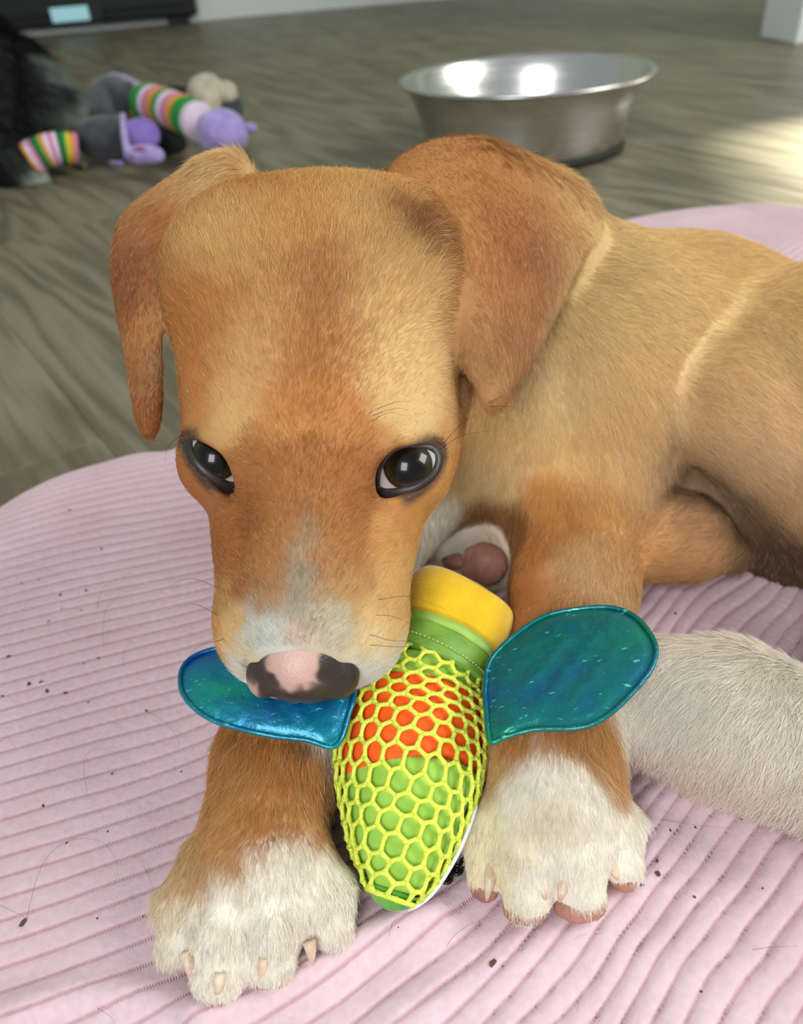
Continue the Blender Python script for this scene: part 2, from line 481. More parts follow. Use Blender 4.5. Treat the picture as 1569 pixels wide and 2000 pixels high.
# ------------------------------------------------------------------ the pink ribbed cushion
BC = V3(.2, .2)
BP = np.array([(-.232, .378), (-.180, .414), (-.138, .428), (-.04, .522), (.08, .645), (.195, .742), (.262, .772), (.336, .780), (.390, .762),
               (.55, .62), (.66, .38), (.62, .08), (.44, -.16), (.18, -.24), (-.08, -.18), (-.24, -.04), (-.31, .12), (-.28, .27)])
bc = catmull(BP, 10, True)
_th = np.arctan2(bc[:, 1]-BC[1], bc[:, 0]-BC[0]); _r = np.hypot(bc[:, 0]-BC[0], bc[:, 1]-BC[1])
_o = np.argsort(_th); _th = _th[_o]; _r = _r[_o]
def bed_rho(x, y):
    th = np.arctan2(y-BC[1], x-BC[0]); r = np.hypot(x-BC[0], y-BC[1])
    return r/np.interp(th, _th, _r, period=2*math.pi)
BH = .045
def rib_dirg(x):      # integral of the ribs' slope dy/dx
    # slope .36 at x<-.08 rising to 1.0 at x>.12
    a, b, s0, s1 = -.10, .04, .27, .86
    t = np.clip(x-a, 0, b-a)
    return s0*(x-a)+(s1-s0)*t*t/(2*(b-a))+(s1-s0)*np.clip(x-b, 0, None)
def bed_phase(x, y):
    sc_ = .0076+.0006*np.clip((x+.08)/.2, 0, 1)
    p = np.stack([x, y, 0*x], -1)
    w = .0050*vnoise(p, .09, 3)*np.clip((x+.04)/.08, 0.15, 1)+.0008*vnoise(p, .03, 4)*np.clip((x+.04)/.08, 0.3, 1)
    return (y-rib_dirg(x)-.10+w)/sc_
folds = []
for (pts, amp, wd) in (([(395, 1990), (520, 1935), (640, 1880), (740, 1820), (850, 1790)], .0045, .006),
                       ([(780, 1990), (900, 1930), (1060, 1850), (1180, 1790), (1250, 1720)], .003, .007),
                       ([(1230, 1560), (1330, 1545), (1440, 1600), (1560, 1680)], .0045, .009),
                       ([(0, 1985), (150, 1945), (330, 1960), (420, 2000)], .003, .006),
                       ([(1260, 1500), (1200, 1640), (1260, 1760)], -.003, .009)):
    folds.append((catmull([gp(x, y, BH)[:2] for x, y in pts], 6), amp, wd))
def bed_base(x, y):
    rho = bed_rho(x, y)
    h = BH*np.clip(1-np.clip(rho, 0, 1)**9, 0, 1)**.42
    p = np.stack([x, y, 0*x], -1)
    h = h+.0016*vnoise(p, .16, 9)*np.clip(1-rho**6, 0, 1)
    h = h+(.0026*vnoise(p, .060, 14)+.0012*vnoise(p, .028, 15))*np.clip((x+.02)/.05, 0, 1)*np.clip((.24-y)/.05, 0, 1)*np.clip(1-rho**6, 0, 1)
    h = h-.011*np.exp(-((x+.06)**2+(y-.34)**2)/.0075)
    for c, amp, wd in folds:
        d = np.full(x.shape, 9.)
        for q in c: d = np.minimum(d, np.hypot(x-q[0], y-q[1]))
        h = h+amp*np.exp(-(d/wd)**2)
    return h
def bed_h(x, y):
    h = bed_base(x, y); ph = bed_phase(x, y); rho = bed_rho(x, y)
    fr_ = np.abs((ph % 1)-.5)*2         # 1 at groove
    amp = .0011+.0011*np.clip((x+.05)/.07, 0, 1)
    amp = amp+.0010*np.exp(-((x+.12)**2+(y-.30)**2)/.006)
    flat = np.exp(-((x+.17)**2/.006+(y-.10)**2/.02))
    amp = amp*(1-.75*flat)
    r = np.sqrt(np.clip(1-fr_**(5-2.2*np.clip((x+.04)/.06, 0, 1)), 0, 1))
    return h+amp*(r-1)*np.clip((1-rho**10)*3, 0, 1)+.0002*vnoise(np.stack([x, y, 0*x], -1), .006, 12)*0
def axis(a, b, f0, f1, fine, coarse):
    l = []
    t = a
    while t < f0: l.append(t); t += coarse
    t = f0
    while t < f1: l.append(t); t += fine
    t = f1
    while t <= b: l.append(t); t += coarse
    return np.array(l)
X = axis(-.33, .69, -.22, .235, .00105, .0021); Y = axis(-.27, .77, .06, .43, .00105, .0021)
GX, GY = np.meshgrid(X, Y, indexing='ij')
gx, gy = GX.ravel(), GY.ravel()
rho = bed_rho(gx, gy)
hz = np.where(rho < 1, bed_h(gx, gy), 0)
inside = rho < 1
I = np.arange(len(gx)).reshape(GX.shape)
q = np.stack([I[:-1, :-1], I[1:, :-1], I[1:, 1:], I[:-1, 1:]], -1).reshape(-1, 4)
q = q[inside[q].any(1)]
out = ~inside
gx2 = np.where(out, BC[0]+(gx-BC[0])/rho, gx); gy2 = np.where(out, BC[1]+(gy-BC[1])/rho, gy)
hz = np.where(out, 0.0005, np.maximum(hz, .0008))
used = np.unique(q); remap = np.full(len(gx), -1); remap[used] = np.arange(len(used))
bv = np.stack([gx2, gy2, hz], 1)[used]; bq = remap[q]
bme = mesh_np('cushion', bv, bq)
uvph = bed_phase(bv[:, 0], bv[:, 1])
for nm, arr in (('phase', uvph), ('along', bv[:, 0]*1.3+bv[:, 1]*.6)):
    a = bme.attributes.new(nm, 'FLOAT', 'POINT'); a.data.foreach_set('value', arr.astype(np.float32))
PINK = mat('pink_plush', rough=.95, Sheen_Weight=.25, Sheen_Roughness=.5)
P(PINK).inputs['Sheen Tint'].default_value = L4(255, 225, 232)
def build_pink(m):
    tc = N(m, 'ShaderNodeTexCoord')
    nz = N(m, 'ShaderNodeTexNoise'); nz.inputs['Scale'].default_value = 14; nz.inputs['Detail'].default_value = 3; LK(m, tc, 'Object', nz, 'Vector')
    n2 = N(m, 'ShaderNodeTexNoise'); n2.inputs['Scale'].default_value = 420; n2.inputs['Detail'].default_value = 4; LK(m, tc, 'Object', n2, 'Vector')
    cr = N(m, 'ShaderNodeValToRGB'); cr.color_ramp.elements[0].position = .35; cr.color_ramp.elements[1].position = .65
    cr.color_ramp.elements[0].color = L4(208, 178, 186); cr.color_ramp.elements[1].color = L4(220, 192, 200)
    LK(m, nz, 0, cr, 0)
    mr = N(m, 'ShaderNodeMapRange'); mr.inputs[1].default_value = .3; mr.inputs[2].default_value = .7; mr.inputs[3].default_value = .93; mr.inputs[4].default_value = 1.04
    LK(m, n2, 0, mr, 0)
    vs = N(m, 'ShaderNodeVectorMath', operation='SCALE'); LK(m, cr, 0, vs, 0); LK(m, mr, 0, vs, 'Scale')
    # shade of the stitched channels between the ribs, painted in as a deeper pink
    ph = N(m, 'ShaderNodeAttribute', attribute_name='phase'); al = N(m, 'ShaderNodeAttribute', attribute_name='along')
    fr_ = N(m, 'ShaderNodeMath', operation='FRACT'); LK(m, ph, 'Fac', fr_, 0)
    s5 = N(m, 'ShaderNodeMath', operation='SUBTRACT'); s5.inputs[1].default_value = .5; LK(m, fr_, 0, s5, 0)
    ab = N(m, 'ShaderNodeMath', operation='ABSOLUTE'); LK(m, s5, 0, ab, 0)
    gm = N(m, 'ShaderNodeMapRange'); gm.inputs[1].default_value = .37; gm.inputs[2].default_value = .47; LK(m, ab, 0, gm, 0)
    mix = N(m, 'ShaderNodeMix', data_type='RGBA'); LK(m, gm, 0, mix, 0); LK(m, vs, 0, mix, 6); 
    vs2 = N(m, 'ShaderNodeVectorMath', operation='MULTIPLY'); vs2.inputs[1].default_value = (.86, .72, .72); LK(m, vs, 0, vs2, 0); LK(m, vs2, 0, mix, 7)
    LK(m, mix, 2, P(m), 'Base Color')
    # ladder stitches
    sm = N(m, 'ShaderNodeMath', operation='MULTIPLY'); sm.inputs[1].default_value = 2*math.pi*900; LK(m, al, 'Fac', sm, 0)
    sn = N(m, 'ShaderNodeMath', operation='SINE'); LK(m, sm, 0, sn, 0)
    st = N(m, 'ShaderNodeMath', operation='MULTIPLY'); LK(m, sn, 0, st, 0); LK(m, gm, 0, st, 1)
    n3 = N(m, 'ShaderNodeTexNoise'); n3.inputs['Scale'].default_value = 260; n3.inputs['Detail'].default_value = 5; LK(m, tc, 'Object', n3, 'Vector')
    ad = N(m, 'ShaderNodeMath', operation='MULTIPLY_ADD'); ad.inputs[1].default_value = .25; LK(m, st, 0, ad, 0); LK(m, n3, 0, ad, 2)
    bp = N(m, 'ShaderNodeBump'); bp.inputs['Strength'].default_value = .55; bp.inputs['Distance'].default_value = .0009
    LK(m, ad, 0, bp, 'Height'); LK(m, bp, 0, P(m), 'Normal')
build_pink(PINK)
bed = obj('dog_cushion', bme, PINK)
tag(bed, 'large flat pale pink ribbed plush pet cushion lying on the wooden floor', 'cushion')
def bz(x, y): return float(bed_h(np.array([x]), np.array([y]))[0])

# ------------------------------------------------------------------ the puppy
H = .00125
fld = Field((-.16, .055, .028), (.60, .70, .245), H)
E_ = at(605, 908, .238); N_ = at(580, 1290, .213)
hY = N_-E_; hY /= np.linalg.norm(hY)
hX = RIGHT*1.0+UP*(-.02)-FWD*.03; hX -= hY*(hX@hY); hX /= np.linalg.norm(hX)
hZ = np.cross(hY, hX)
HA = (hX, hY, hZ)
def hp(x, y, z): return E_+(hX*x+hY*y+hZ*z)*.001
mm = .001
def sk(ax, ay): return ax
# neck, trunk, haunch
fld.cap(at(790, 640, .315), at(1080, 680, .350), .044, .050, .02)
fld.cap(at(1080, 690, .352), at(1330, 700, .375), .0545, .051, .02)
fld.cap(at(1330, 700, .378), at(1600, 770, .405), .051, .056, .02)
fld.cap(at(850, 860, .335), at(1080, 820, .340), .034, .045, .02)       # chest
fld.ell(at(1150, 830, .345), (.040, .030, .040), k=.02)                # shoulder
# hind leg: thigh, shank, hock, white foot
fld.ell(at(1565, 760, .346), (.052, .053, .052), k=.006)
fld.cap(at(1412, 800, .319), at(1590, 925, .318), .0232, .0225, .007)
fld.cap(at(1394, 790, .319), at(1480, 690, .336), .0200, .027, .006)
_cr = catmull([at(1368, 630, .324), at(1343, 672, .320), at(1300, 725, .317), at(1278, 790, .316), at(1288, 860, .314), at(1335, 915, .312)], 4)
for _a, _b in zip(_cr[:-1], _cr[1:]): fld.cap(_a, _b, .0034, .0034, .005, True)
fld.cap(at(1590, 925, .318), at(1740, 1100, .30), .0225, .017, .010)
fld.cap(at(1720, 1150, .30), at(1700, 1470, .262), .016, .018, .010)
fld.cap(at(1680, 1500, .248), at(1420, 1410, .259), .0250, .0230, .010)
fld.cap(at(1420, 1400, .259), at(1270, 1365, .269), .0235, .0205, .008)
fld.cap(at(1290, 890, .362), at(1560, 1010, .350), .026, .034, .012)       # belly
# front leg on the right of the picture
fld.cap(at(1150, 860, .340), at(1130, 1000, .322), .036, .0265, .014)
fld.cap(at(1130, 1000, .322), at(1122, 1130, .302), .0265, .0215, .010)
fld.cap(at(1122, 1130, .302), at(1080, 1440, .258), .0215, .0195, .008)
fld.cap(at(1230, 1045, .326), at(1345, 1052, .327), .0190, .0170, .008)  # elbow behind the forearm
fld.cap(at(1345, 1052, .327), at(1430, 1080, .325), .0165, .0075, .006)
# front leg on the left of the picture
fld.cap(at(800, 930, .335), at(640, 1150, .305), .028, .021, .012)
fld.cap(at(640, 1150, .312), at(545, 1480, .2585), .021, .0182, .010)
# paw far behind, under the chest
fld.cap(at(1000, 1075, .352), at(935, 1090, .342), .015, .0135, .006)
fld.cap(at(935, 1080, .342), at(880, 1085, .336), .010, .0075, .004)
fld.cap(at(925, 1060, .342), at(865, 1065, .338), .0085, .0065, .003)
def paw(wr, ctr, rc, toes, k=.003):
    fld.cap(at(*wr[:3]), gp(*ctr), wr[3], rc, .008)
    for a, b, c, ra, rb, rc2 in toes:
        fld.cap(gp(*a), gp(*b), ra, rb, k); fld.cap(gp(*b), gp(*c), rb, rc2, .0022)
paw((545, 1480, .2585, .0182), (505, 1680, BH+.0165), .0190,
    [((430, 1690, BH+.015), (366, 1765, BH+.0115), (348, 1848, BH+.0068), .0120, .0082, .0060),
     ((475, 1710, BH+.018), (437, 1800, BH+.0150), (430, 1900, BH+.0085), .0125, .0102, .0078),
     ((530, 1710, BH+.018), (532, 1795, BH+.0150), (528, 1872, BH+.0085), .0125, .0100, .0076),
     ((575, 1685, BH+.016), (630, 1745, BH+.0120), (646, 1805, BH+.0072), .0125, .0092, .0068)])
paw((1080, 1440, .258, .0195), (1082, 1575, BH+.0165), .0200,
    [((1015, 1570, BH+.015), (951, 1625, BH+.0110), (950, 1708, BH+.0064), .0105, .0074, .0056),
     ((1050, 1600, BH+.018), (1028, 1670, BH+.0145), (1030, 1748, BH+.0080), .0120, .0094, .0072),
     ((1110, 1600, BH+.018), (1124, 1665, BH+.0145), (1134, 1738, BH+.0080), .0120, .0098, .0074),
     ((1150, 1560, BH+.016), (1200, 1615, BH+.0115), (1216, 1690, BH+.0066), .0115, .0084, .0060)])
for a, b in (((574, 1755), (585, 1870)), ((482, 1790), (480, 1925)), ((396, 1760), (386, 1880)), ((976, 1610), (977, 1770)), ((1072, 1690), (1080, 1790)), ((1160, 1600), (1182, 1745))):
    fld.cap(gp(*a, BH+.026), gp(*b, BH+.013), .0016, .0022, .0035, True)
# skull
fld.ell(hp(1, -60, -9), V3(49, 50, 45)*mm, HA, .012)
for s in (-1, 1): fld.ell(hp(s*24, -66, 6), V3(26, 28, 27)*mm, HA, .012)
fld.ell(hp(1, -34, -7), V3(41, 34, 27)*mm, HA, .012)
fld.ell(hp(1, -22, -14), V3(40, 30, 26)*mm, HA, .014)
for s in (-1, 1):
    fld.ell(hp(s*24+1.5, -22, -27), V3(19, 28, 24)*mm, HA, .012)      # cheeks
    fld.ell(hp(s*17, -9, 0), V3(13, 11, 8)*mm, HA, .008)          # brows
fld.cap(hp(0, 0, -17), hp(0, 45, -18), .0270, .0200, .012)        # muzzle
fld.cap(hp(0, 6, -6), hp(0, 50, -9), .0135, .0120, .010)          # bridge
for s in (-1, 1):
    fld.ell(hp(s*14.5, 39, -23), V3(15.0, 20, 15)*mm, HA, .008)   # flews
    fld.ell(hp(s*19, 10, -22), V3(13, 22, 16)*mm, HA, .010)
fld.cap(hp(0, 5, -37), hp(0, 42, -38), .0155, .0105, .006)        # lower jaw
fld.cap(hp(0, -50, -30), at(800, 700, .32), .040, .042, .02)
# eyes
EYE = [dict(c=at(428, 903, .2540), r=.0125), dict(c=at(796, 918, .2505), r=.0130)]
EO = [[(359, 854), (384, 852), (414, 860), (439, 870), (456, 889), (468, 919), (473, 944), (468, 961), (456, 972), (443, 965), (422, 952), (397, 931), (376, 906), (363, 881)],
      [(737, 976), (727, 948), (729, 915), (746, 889), (767, 870), (792, 863), (826, 862), (852, 868), (865, 885), (860, 915), (843, 940), (813, 961), (784, 974), (756, 981)]]
EI = [[(378, 860), (395, 858), (418, 865), (437, 876), (450, 892), (459, 912), (462, 930), (458, 940), (448, 940), (433, 932), (414, 920), (396, 905), (384, 890), (377, 875)],
      [(743, 950), (742, 937), (746, 917), (758, 898), (774, 884), (797, 877), (823, 876), (843, 881), (851, 893), (848, 910), (834, 930), (808, 946), (780, 952), (757, 954)]]
def ray_sphere(x, y, c, r):
    d = FWD+(x-784.5)/F*RIGHT+(1000-y)/F*UP; d /= np.linalg.norm(d)
    oc = CAM-c; b = oc@d; cc = oc@oc-r*r; q = b*b-cc
    if q <= 0:
        t = -b; p = CAM+d*t; p = c+(p-c)/np.linalg.norm(p-c)*r; return p
    return CAM+d*(-b-math.sqrt(q))
for e, o_, i_ in zip(EYE, EO, EI):
    fld.ell(e['c'], (e['r']+.0006,)*3, k=.006)
for e, o_, i_ in zip(EYE, EO, EI):
    outl = np.array([ray_sphere(x, y, e['c'], e['r']) for x, y in catmull(o_, 3, True)])
    ctr = outl.mean(0); nrm = ctr-e['c']; nrm /= np.linalg.norm(nrm)
    e['ctr'] = ctr; e['n'] = nrm
    # cut the palpebral opening: prism of the outline, slightly shrunk, from inside the ball outwards
    m = .016
    sl_, g = fld.box(ctr-m, ctr+m)
    px = g[0]-ctr[0], g[1]-ctr[1], g[2]-ctr[2]
    u = hX-nrm*(hX@nrm); u /= np.linalg.norm(u); v_ = np.cross(nrm, u)
    U_ = px[0]*u[0]+px[1]*u[1]+px[2]*u[2]; V_ = px[0]*v_[0]+px[1]*v_[1]+px[2]*v_[2]; Wn = px[0]*nrm[0]+px[1]*nrm[1]+px[2]*nrm[2]
    pu = (outl-ctr)@u; pv = (outl-ctr)@v_
    an = np.arctan2(pv, pu); rr = np.hypot(pu, pv); od = np.argsort(an)
    R_ = np.interp(np.arctan2(V_, U_), an[od], rr[od], period=2*math.pi)
    d = np.hypot(U_, V_)-(R_-.0016)
    d = np.maximum(d*.8, -(Wn+.010))
    fld.put(sl_, d.astype(np.float32), .0015, True)
# mouth slit between flews and jaw, philtrum
fld.cap(hp(-17, 50, -35), hp(17, 50, -35), .0016, .0016, .002, True)
fld.cap(hp(0, 66, -20), hp(0, 57, -34), .0008, .0014, .002, True)

# ears: bent leather-thin sheets
def sheet_pts(rows, step=.0011):
    G = np.array([[at(*p) for p in r] for r in rows])          # rows x cols x 3
    A = np.array([catmull(r, 12) for r in G])
    B = np.array([catmull(A[:, j], 12) for j in range(A.shape[1])])   # cols x rows x 3
    return B.transpose(1, 0, 2)
def sheet_field(S, rad, edge):
    ni, nj = S.shape[:2]
    pts = []; rr = []
    for i in range(ni):
        for j in range(nj):
            pts.append(S[i, j]); 
            e = min(j, nj-1-j, ni-1-i)
            rr.append(rad*(edge+(1-edge)*min(1, e/8)))
    pts = np.array(pts); rr = np.array(rr)
    key = np.round(pts/.0009).astype(int); _, ix = np.unique(key, axis=0, return_index=True)
    fld.sheet(pts[ix], rr[ix], .003)
EAR_R = sheet_pts([
    [(786, 372, .276), (800, 318, .284), (866, 284, .292), (975, 302, .300), (1075, 352, .307)],
    [(798, 418, .264), (845, 372, .262), (935, 355, .268), (1045, 380, .284), (1152, 440, .307)],
    [(864, 486, .2525), (905, 468, .2475), (975, 462, .254), (1060, 475, .268), (1134, 505, .292)],
    [(884, 590, .2495), (922, 578, .2450), (977, 573, .250), (1035, 578, .260), (1094, 592, .280)],
    [(905, 690, .2475), (935, 684, .2445), (970, 680, .248), (1010, 680, .256), (1046, 684, .268)],
    [(930, 760, .251), (945, 762, .249), (962, 762, .249), (980, 760, .252), (999, 756, .258)],
    [(952, 798, .251), (956, 800, .250), (961, 801, .250), (966, 799, .251), (971, 796, .253)]])
sheet_field(EAR_R, .0024, .6)
EAR_L = sheet_pts([
    [(430, 322, .288), (450, 330, .282), (470, 345, .275), (480, 365, .268)],
    [(335, 350, .292), (360, 372, .284), (395, 405, .276), (425, 440, .266)],
    [(246, 418, .292), (275, 445, .282), (320, 475, .273), (362, 505, .263)],
    [(221, 505, .287), (245, 522, .277), (280, 552, .269), (332, 565, .262)],
    [(230, 592, .281), (250, 610, .271), (280, 632, .263), (311, 642, .2605)],
    [(252, 700, .273), (266, 712, .266), (290, 716, .261), (314, 716, .2605)],
    [(266, 785, .268), (278, 792, .263), (296, 793, .260), (313, 786, .2605)],
    [(282, 842, .265), (289, 847, .262), (297, 847, .2615), (304, 840, .262)]])
sheet_field(EAR_L, .0024, .6)
fld.cap(at(800, 400, .288), at(930, 400, .300), .012, .016, .012)      # ear bases
fld.cap(at(930, 400, .302), at(1060, 440, .320), .016, .020, .015)
fld.cap(at(440, 390, .290), at(360, 450, .288), .014, .008, .012)
fld.cap(at(800, 418, .2625), at(846, 452, .256), .0035, .0030, .005, True)      # hollow under the ear fold
_sg = catmull([at(850, 455, .262), at(866, 530, .259), at(880, 620, .257), at(898, 715, .256), at(920, 775, .255)], 4)
for a_, b_ in zip(_sg[:-1], _sg[1:]): fld.cap(a_, b_, .0040, .0040, .0035, True)
fld.blur(1)
sv, sq = fld.surf()
sn = fld.grad(sv)
px_, py_, pd_ = prj(sv)
def front(x, y, d=None, rad=9):
    if d is not None: return at(x, y, d)
    m = np.hypot(px_-x, py_-y) < rad
    if not m.any(): m = np.hypot(px_-x, py_-y) < 60
    i = np.where(m)[0]; return sv[i[np.argmin(pd_[i])]]

# coat colours, and painted shade in belly gap and ear hollow: nearest-anchor patches (x, y of a spot on the coat, colour, optional depth)
TAN = (216, 178, 124); GOLD = (205, 150, 88); RUST = (178, 110, 56); EARC = (176, 108, 56); EARD = (150, 88, 48)
CREAM = (226, 196, 150); WHT = (236, 228, 214); GRYW = (206, 206, 196); GRY = (150, 138, 120); PALE = (222, 184, 138); PINKS = (214, 172, 146)
CA = [(620, 340, GOLD), (520, 340, (190, 130, 72)), (415, 335, (224, 190, 142)), (380, 345, (206, 160, 108)), (450, 325, (206, 160, 108)), (700, 340, (210, 160, 100)), (600, 430, (206, 150, 88)), (500, 450, (206, 156, 98)), (720, 430, (212, 164, 106)),
      (420, 470, (212, 166, 108)), (620, 600, (186, 124, 72)), (635, 560, (184, 122, 72)), (630, 680, (184, 120, 66)), (540, 600, (206, 154, 96)), (720, 600, (212, 168, 112)), (800, 560, (212, 168, 112)), (820, 680, (220, 180, 126)), (760, 740, (218, 174, 118)), (830, 780, (222, 184, 130)),
      (420, 600, (190, 128, 70)), (370, 620, (176, 112, 56)), (480, 700, (206, 156, 102)), (450, 790, (208, 160, 104)), (380, 760, (184, 118, 62)), (360, 690, (176, 112, 56)), (610, 800, (186, 116, 58)), (560, 820, (196, 130, 70)), (680, 820, (190, 122, 64)),
      (500, 900, (184, 114, 56)), (600, 900, (186, 114, 54)), (690, 900, (180, 108, 50)), (700, 980, (174, 104, 48)), (520, 980, (188, 118, 60)), (640, 980, (186, 116, 56)), (480, 1000, (168, 98, 46)), (430, 1010, (178, 106, 52)), (400, 1000, (184, 112, 56)),
      (450, 1080, (180, 108, 52)), (530, 1090, (196, 128, 70)), (680, 1060, (194, 124, 64)), (760, 1060, (206, 146, 84)), (830, 1020, (204, 142, 78)), (880, 900, (202, 140, 78)), (800, 1010, (196, 130, 68)), (720, 1140, (208, 148, 88)), (790, 1130, (214, 162, 98)),
      (470, 1150, (186, 116, 62)), (420, 1180, (206, 150, 92)), (440, 1250, (216, 176, 120)), (530, 1160, (194, 126, 68)), (410, 1240, (200, 140, 84)), (740, 1200, (222, 182, 130)), (760, 1180, (214, 166, 104)),
      (470, 1310, GRYW), (445, 1320, (214, 196, 160)), (505, 1222, GRYW), (500, 1250, GRYW), (538, 1222, GRYW), (490, 1205, GRYW), (530, 1245, GRYW), (500, 1168, (196, 130, 70)), (545, 1172, (190, 150, 106)), (660, 1160, (206, 150, 92)), (455, 1215, (212, 168, 112)), (700, 1190, (216, 170, 112)), (500, 1340, WHT), (640, 1205, (190, 176, 152)), (640, 1230, (196, 186, 168)), (670, 1245, (196, 182, 160)),
      (720, 1270, (224, 196, 150)), (710, 1320, GRYW), (680, 1350, GRYW), (640, 1375, GRYW),
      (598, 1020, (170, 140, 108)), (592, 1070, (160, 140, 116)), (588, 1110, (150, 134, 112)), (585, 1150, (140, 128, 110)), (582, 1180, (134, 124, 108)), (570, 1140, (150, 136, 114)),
      (560, 1040, (190, 120, 62)), (640, 1040, (190, 122, 64)), (550, 1090, (196, 128, 70)), (635, 1090, (194, 128, 72)), (535, 1130, (198, 134, 78)), (640, 1140, (198, 140, 88)), (575, 1000, (186, 114, 54)), (625, 1000, (186, 114, 54)),
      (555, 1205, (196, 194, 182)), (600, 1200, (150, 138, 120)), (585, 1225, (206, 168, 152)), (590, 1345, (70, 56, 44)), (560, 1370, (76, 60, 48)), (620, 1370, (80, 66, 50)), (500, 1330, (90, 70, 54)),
      (300, 400, EARC), (240, 500, EARD), (240, 570, (142, 84, 48)), (330, 420, EARC), (380, 380, (196, 140, 84)), (300, 520, EARC), (280, 640, (186, 124, 74)), (260, 720, EARC), (290, 760, EARC), (290, 830, (160, 92, 44)), (310, 720, (160, 118, 84)),
      (860, 320, (190, 124, 66)), (960, 340, (190, 120, 62)), (1060, 390, (184, 114, 60)), (1000, 450, (176, 106, 56)), (1060, 500, (160, 96, 56)), (930, 480, (194, 130, 72)), (980, 560, (182, 116, 66)), (930, 620, (198, 138, 84)), (990, 650, (172, 114, 72)), (950, 740, (198, 142, 92)), (1130, 450, (190, 122, 66)), (1090, 560, (166, 104, 64)), (815, 425, (130, 78, 42)), (840, 330, (196, 134, 76)), (800, 350, (196, 134, 76)), (770, 350, (206, 152, 92)), (870, 400, (192, 128, 70)),  # darkest anchor paints the shade in the hollow of the ear fold
      (1200, 480, TAN), (1300, 500, (218, 176, 118)), (1450, 520, (214, 168, 112)), (1200, 600, TAN), (1250, 700, (216, 170, 112)), (1350, 620, (214, 172, 118)), (1500, 650, (216, 174, 124)), (1560, 600, (212, 168, 112)), (1400, 560, (220, 178, 122)),
      (1350, 660, (216, 178, 128)), (1330, 780, (220, 174, 130)), (1400, 800, (214, 168, 118)), (1500, 850, (216, 170, 126)), (1450, 930, (216, 168, 128)), (1540, 1000, (212, 162, 118)),
      (1168, 465, (190, 146, 94)), (1150, 520, (186, 142, 90)), (1130, 570, (186, 142, 92)), (1500, 1060, (70, 46, 36)), (1450, 1000, (76, 50, 40)), (1380, 960, (92, 62, 48)), (1530, 1090, (70, 46, 36)), (1300, 930, (170, 130, 104)), (1220, 800, (206, 158, 106)), (1230, 880, (204, 160, 112)), (1150, 560, TAN), (1130, 640, (216, 172, 116)), (1050, 720, PALE), (1080, 800, (228, 196, 148)), (1000, 850, (220, 178, 122)), (1120, 880, (218, 172, 112)), (1060, 960, (200, 138, 76)), (980, 930, (216, 180, 134)), (930, 950, (216, 184, 142)), (1180, 980, (208, 150, 88)), (1100, 1010, (190, 126, 66)),  # near-black anchors paint the shade in the gap under the belly
      (1180, 1100, (206, 152, 98)), (1140, 1080, (214, 180, 140)), (1170, 1140, (216, 184, 146)), (1060, 1060, (190, 124, 66)), (1040, 1170, (180, 110, 54)), (1100, 1160, (186, 118, 60)), (1040, 1220, (178, 108, 54)),
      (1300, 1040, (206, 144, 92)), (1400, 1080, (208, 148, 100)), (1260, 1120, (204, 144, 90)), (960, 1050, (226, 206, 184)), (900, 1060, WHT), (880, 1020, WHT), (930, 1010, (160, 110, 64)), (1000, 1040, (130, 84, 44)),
      (500, 1450, (190, 124, 66)), (560, 1500, (192, 128, 70)), (460, 1500, (200, 140, 84)), (500, 1600, (192, 130, 72)), (420, 1650, (204, 146, 88)), (600, 1590, (198, 138, 82)), (380, 1700, (206, 158, 108)), (450, 1670, (200, 142, 84)),
      (630, 1620, (196, 136, 80)), (345, 1720, (208, 166, 120)),
      (1000, 1450, (196, 132, 74)), (1100, 1440, (198, 134, 74)), (1170, 1440, (204, 144, 86)), (1190, 1500, (208, 150, 92)), (960, 1500, (214, 168, 112)),
      (430, 1730, WHT), (500, 1700, WHT), (560, 1690, WHT), (620, 1660, WHT), (400, 1800, WHT), (500, 1800, WHT), (600, 1780, WHT), (430, 1880, WHT), (540, 1870, WHT), (350, 1800, WHT), (345, 1760, (226, 206, 178)), (660, 1800, WHT), (660, 1700, WHT),
      (1050, 1500, WHT), (1130, 1510, WHT), (1000, 1540, WHT), (1180, 1560, WHT), (950, 1600, (232, 220, 190)), (1080, 1600, (224, 210, 190)), (1000, 1640, (230, 216, 190)), (1210, 1620, WHT), (1130, 1680, WHT), (1040, 1700, WHT), (940, 1690, (232, 218, 186)), (1150, 1740, WHT), (1225, 1700, WHT),
      (1300, 1290, WHT), (1260, 1400, WHT), (1250, 1470, (232, 214, 200)), (1400, 1400, WHT), (1400, 1480, (230, 212, 198)), (1500, 1400, WHT), (1500, 1530, (230, 212, 200)), (1560, 1450, WHT)]
CP = np.array([front(a[0], a[1]) for a in CA]); CC = lin(np.array([a[2] for a in CA]))
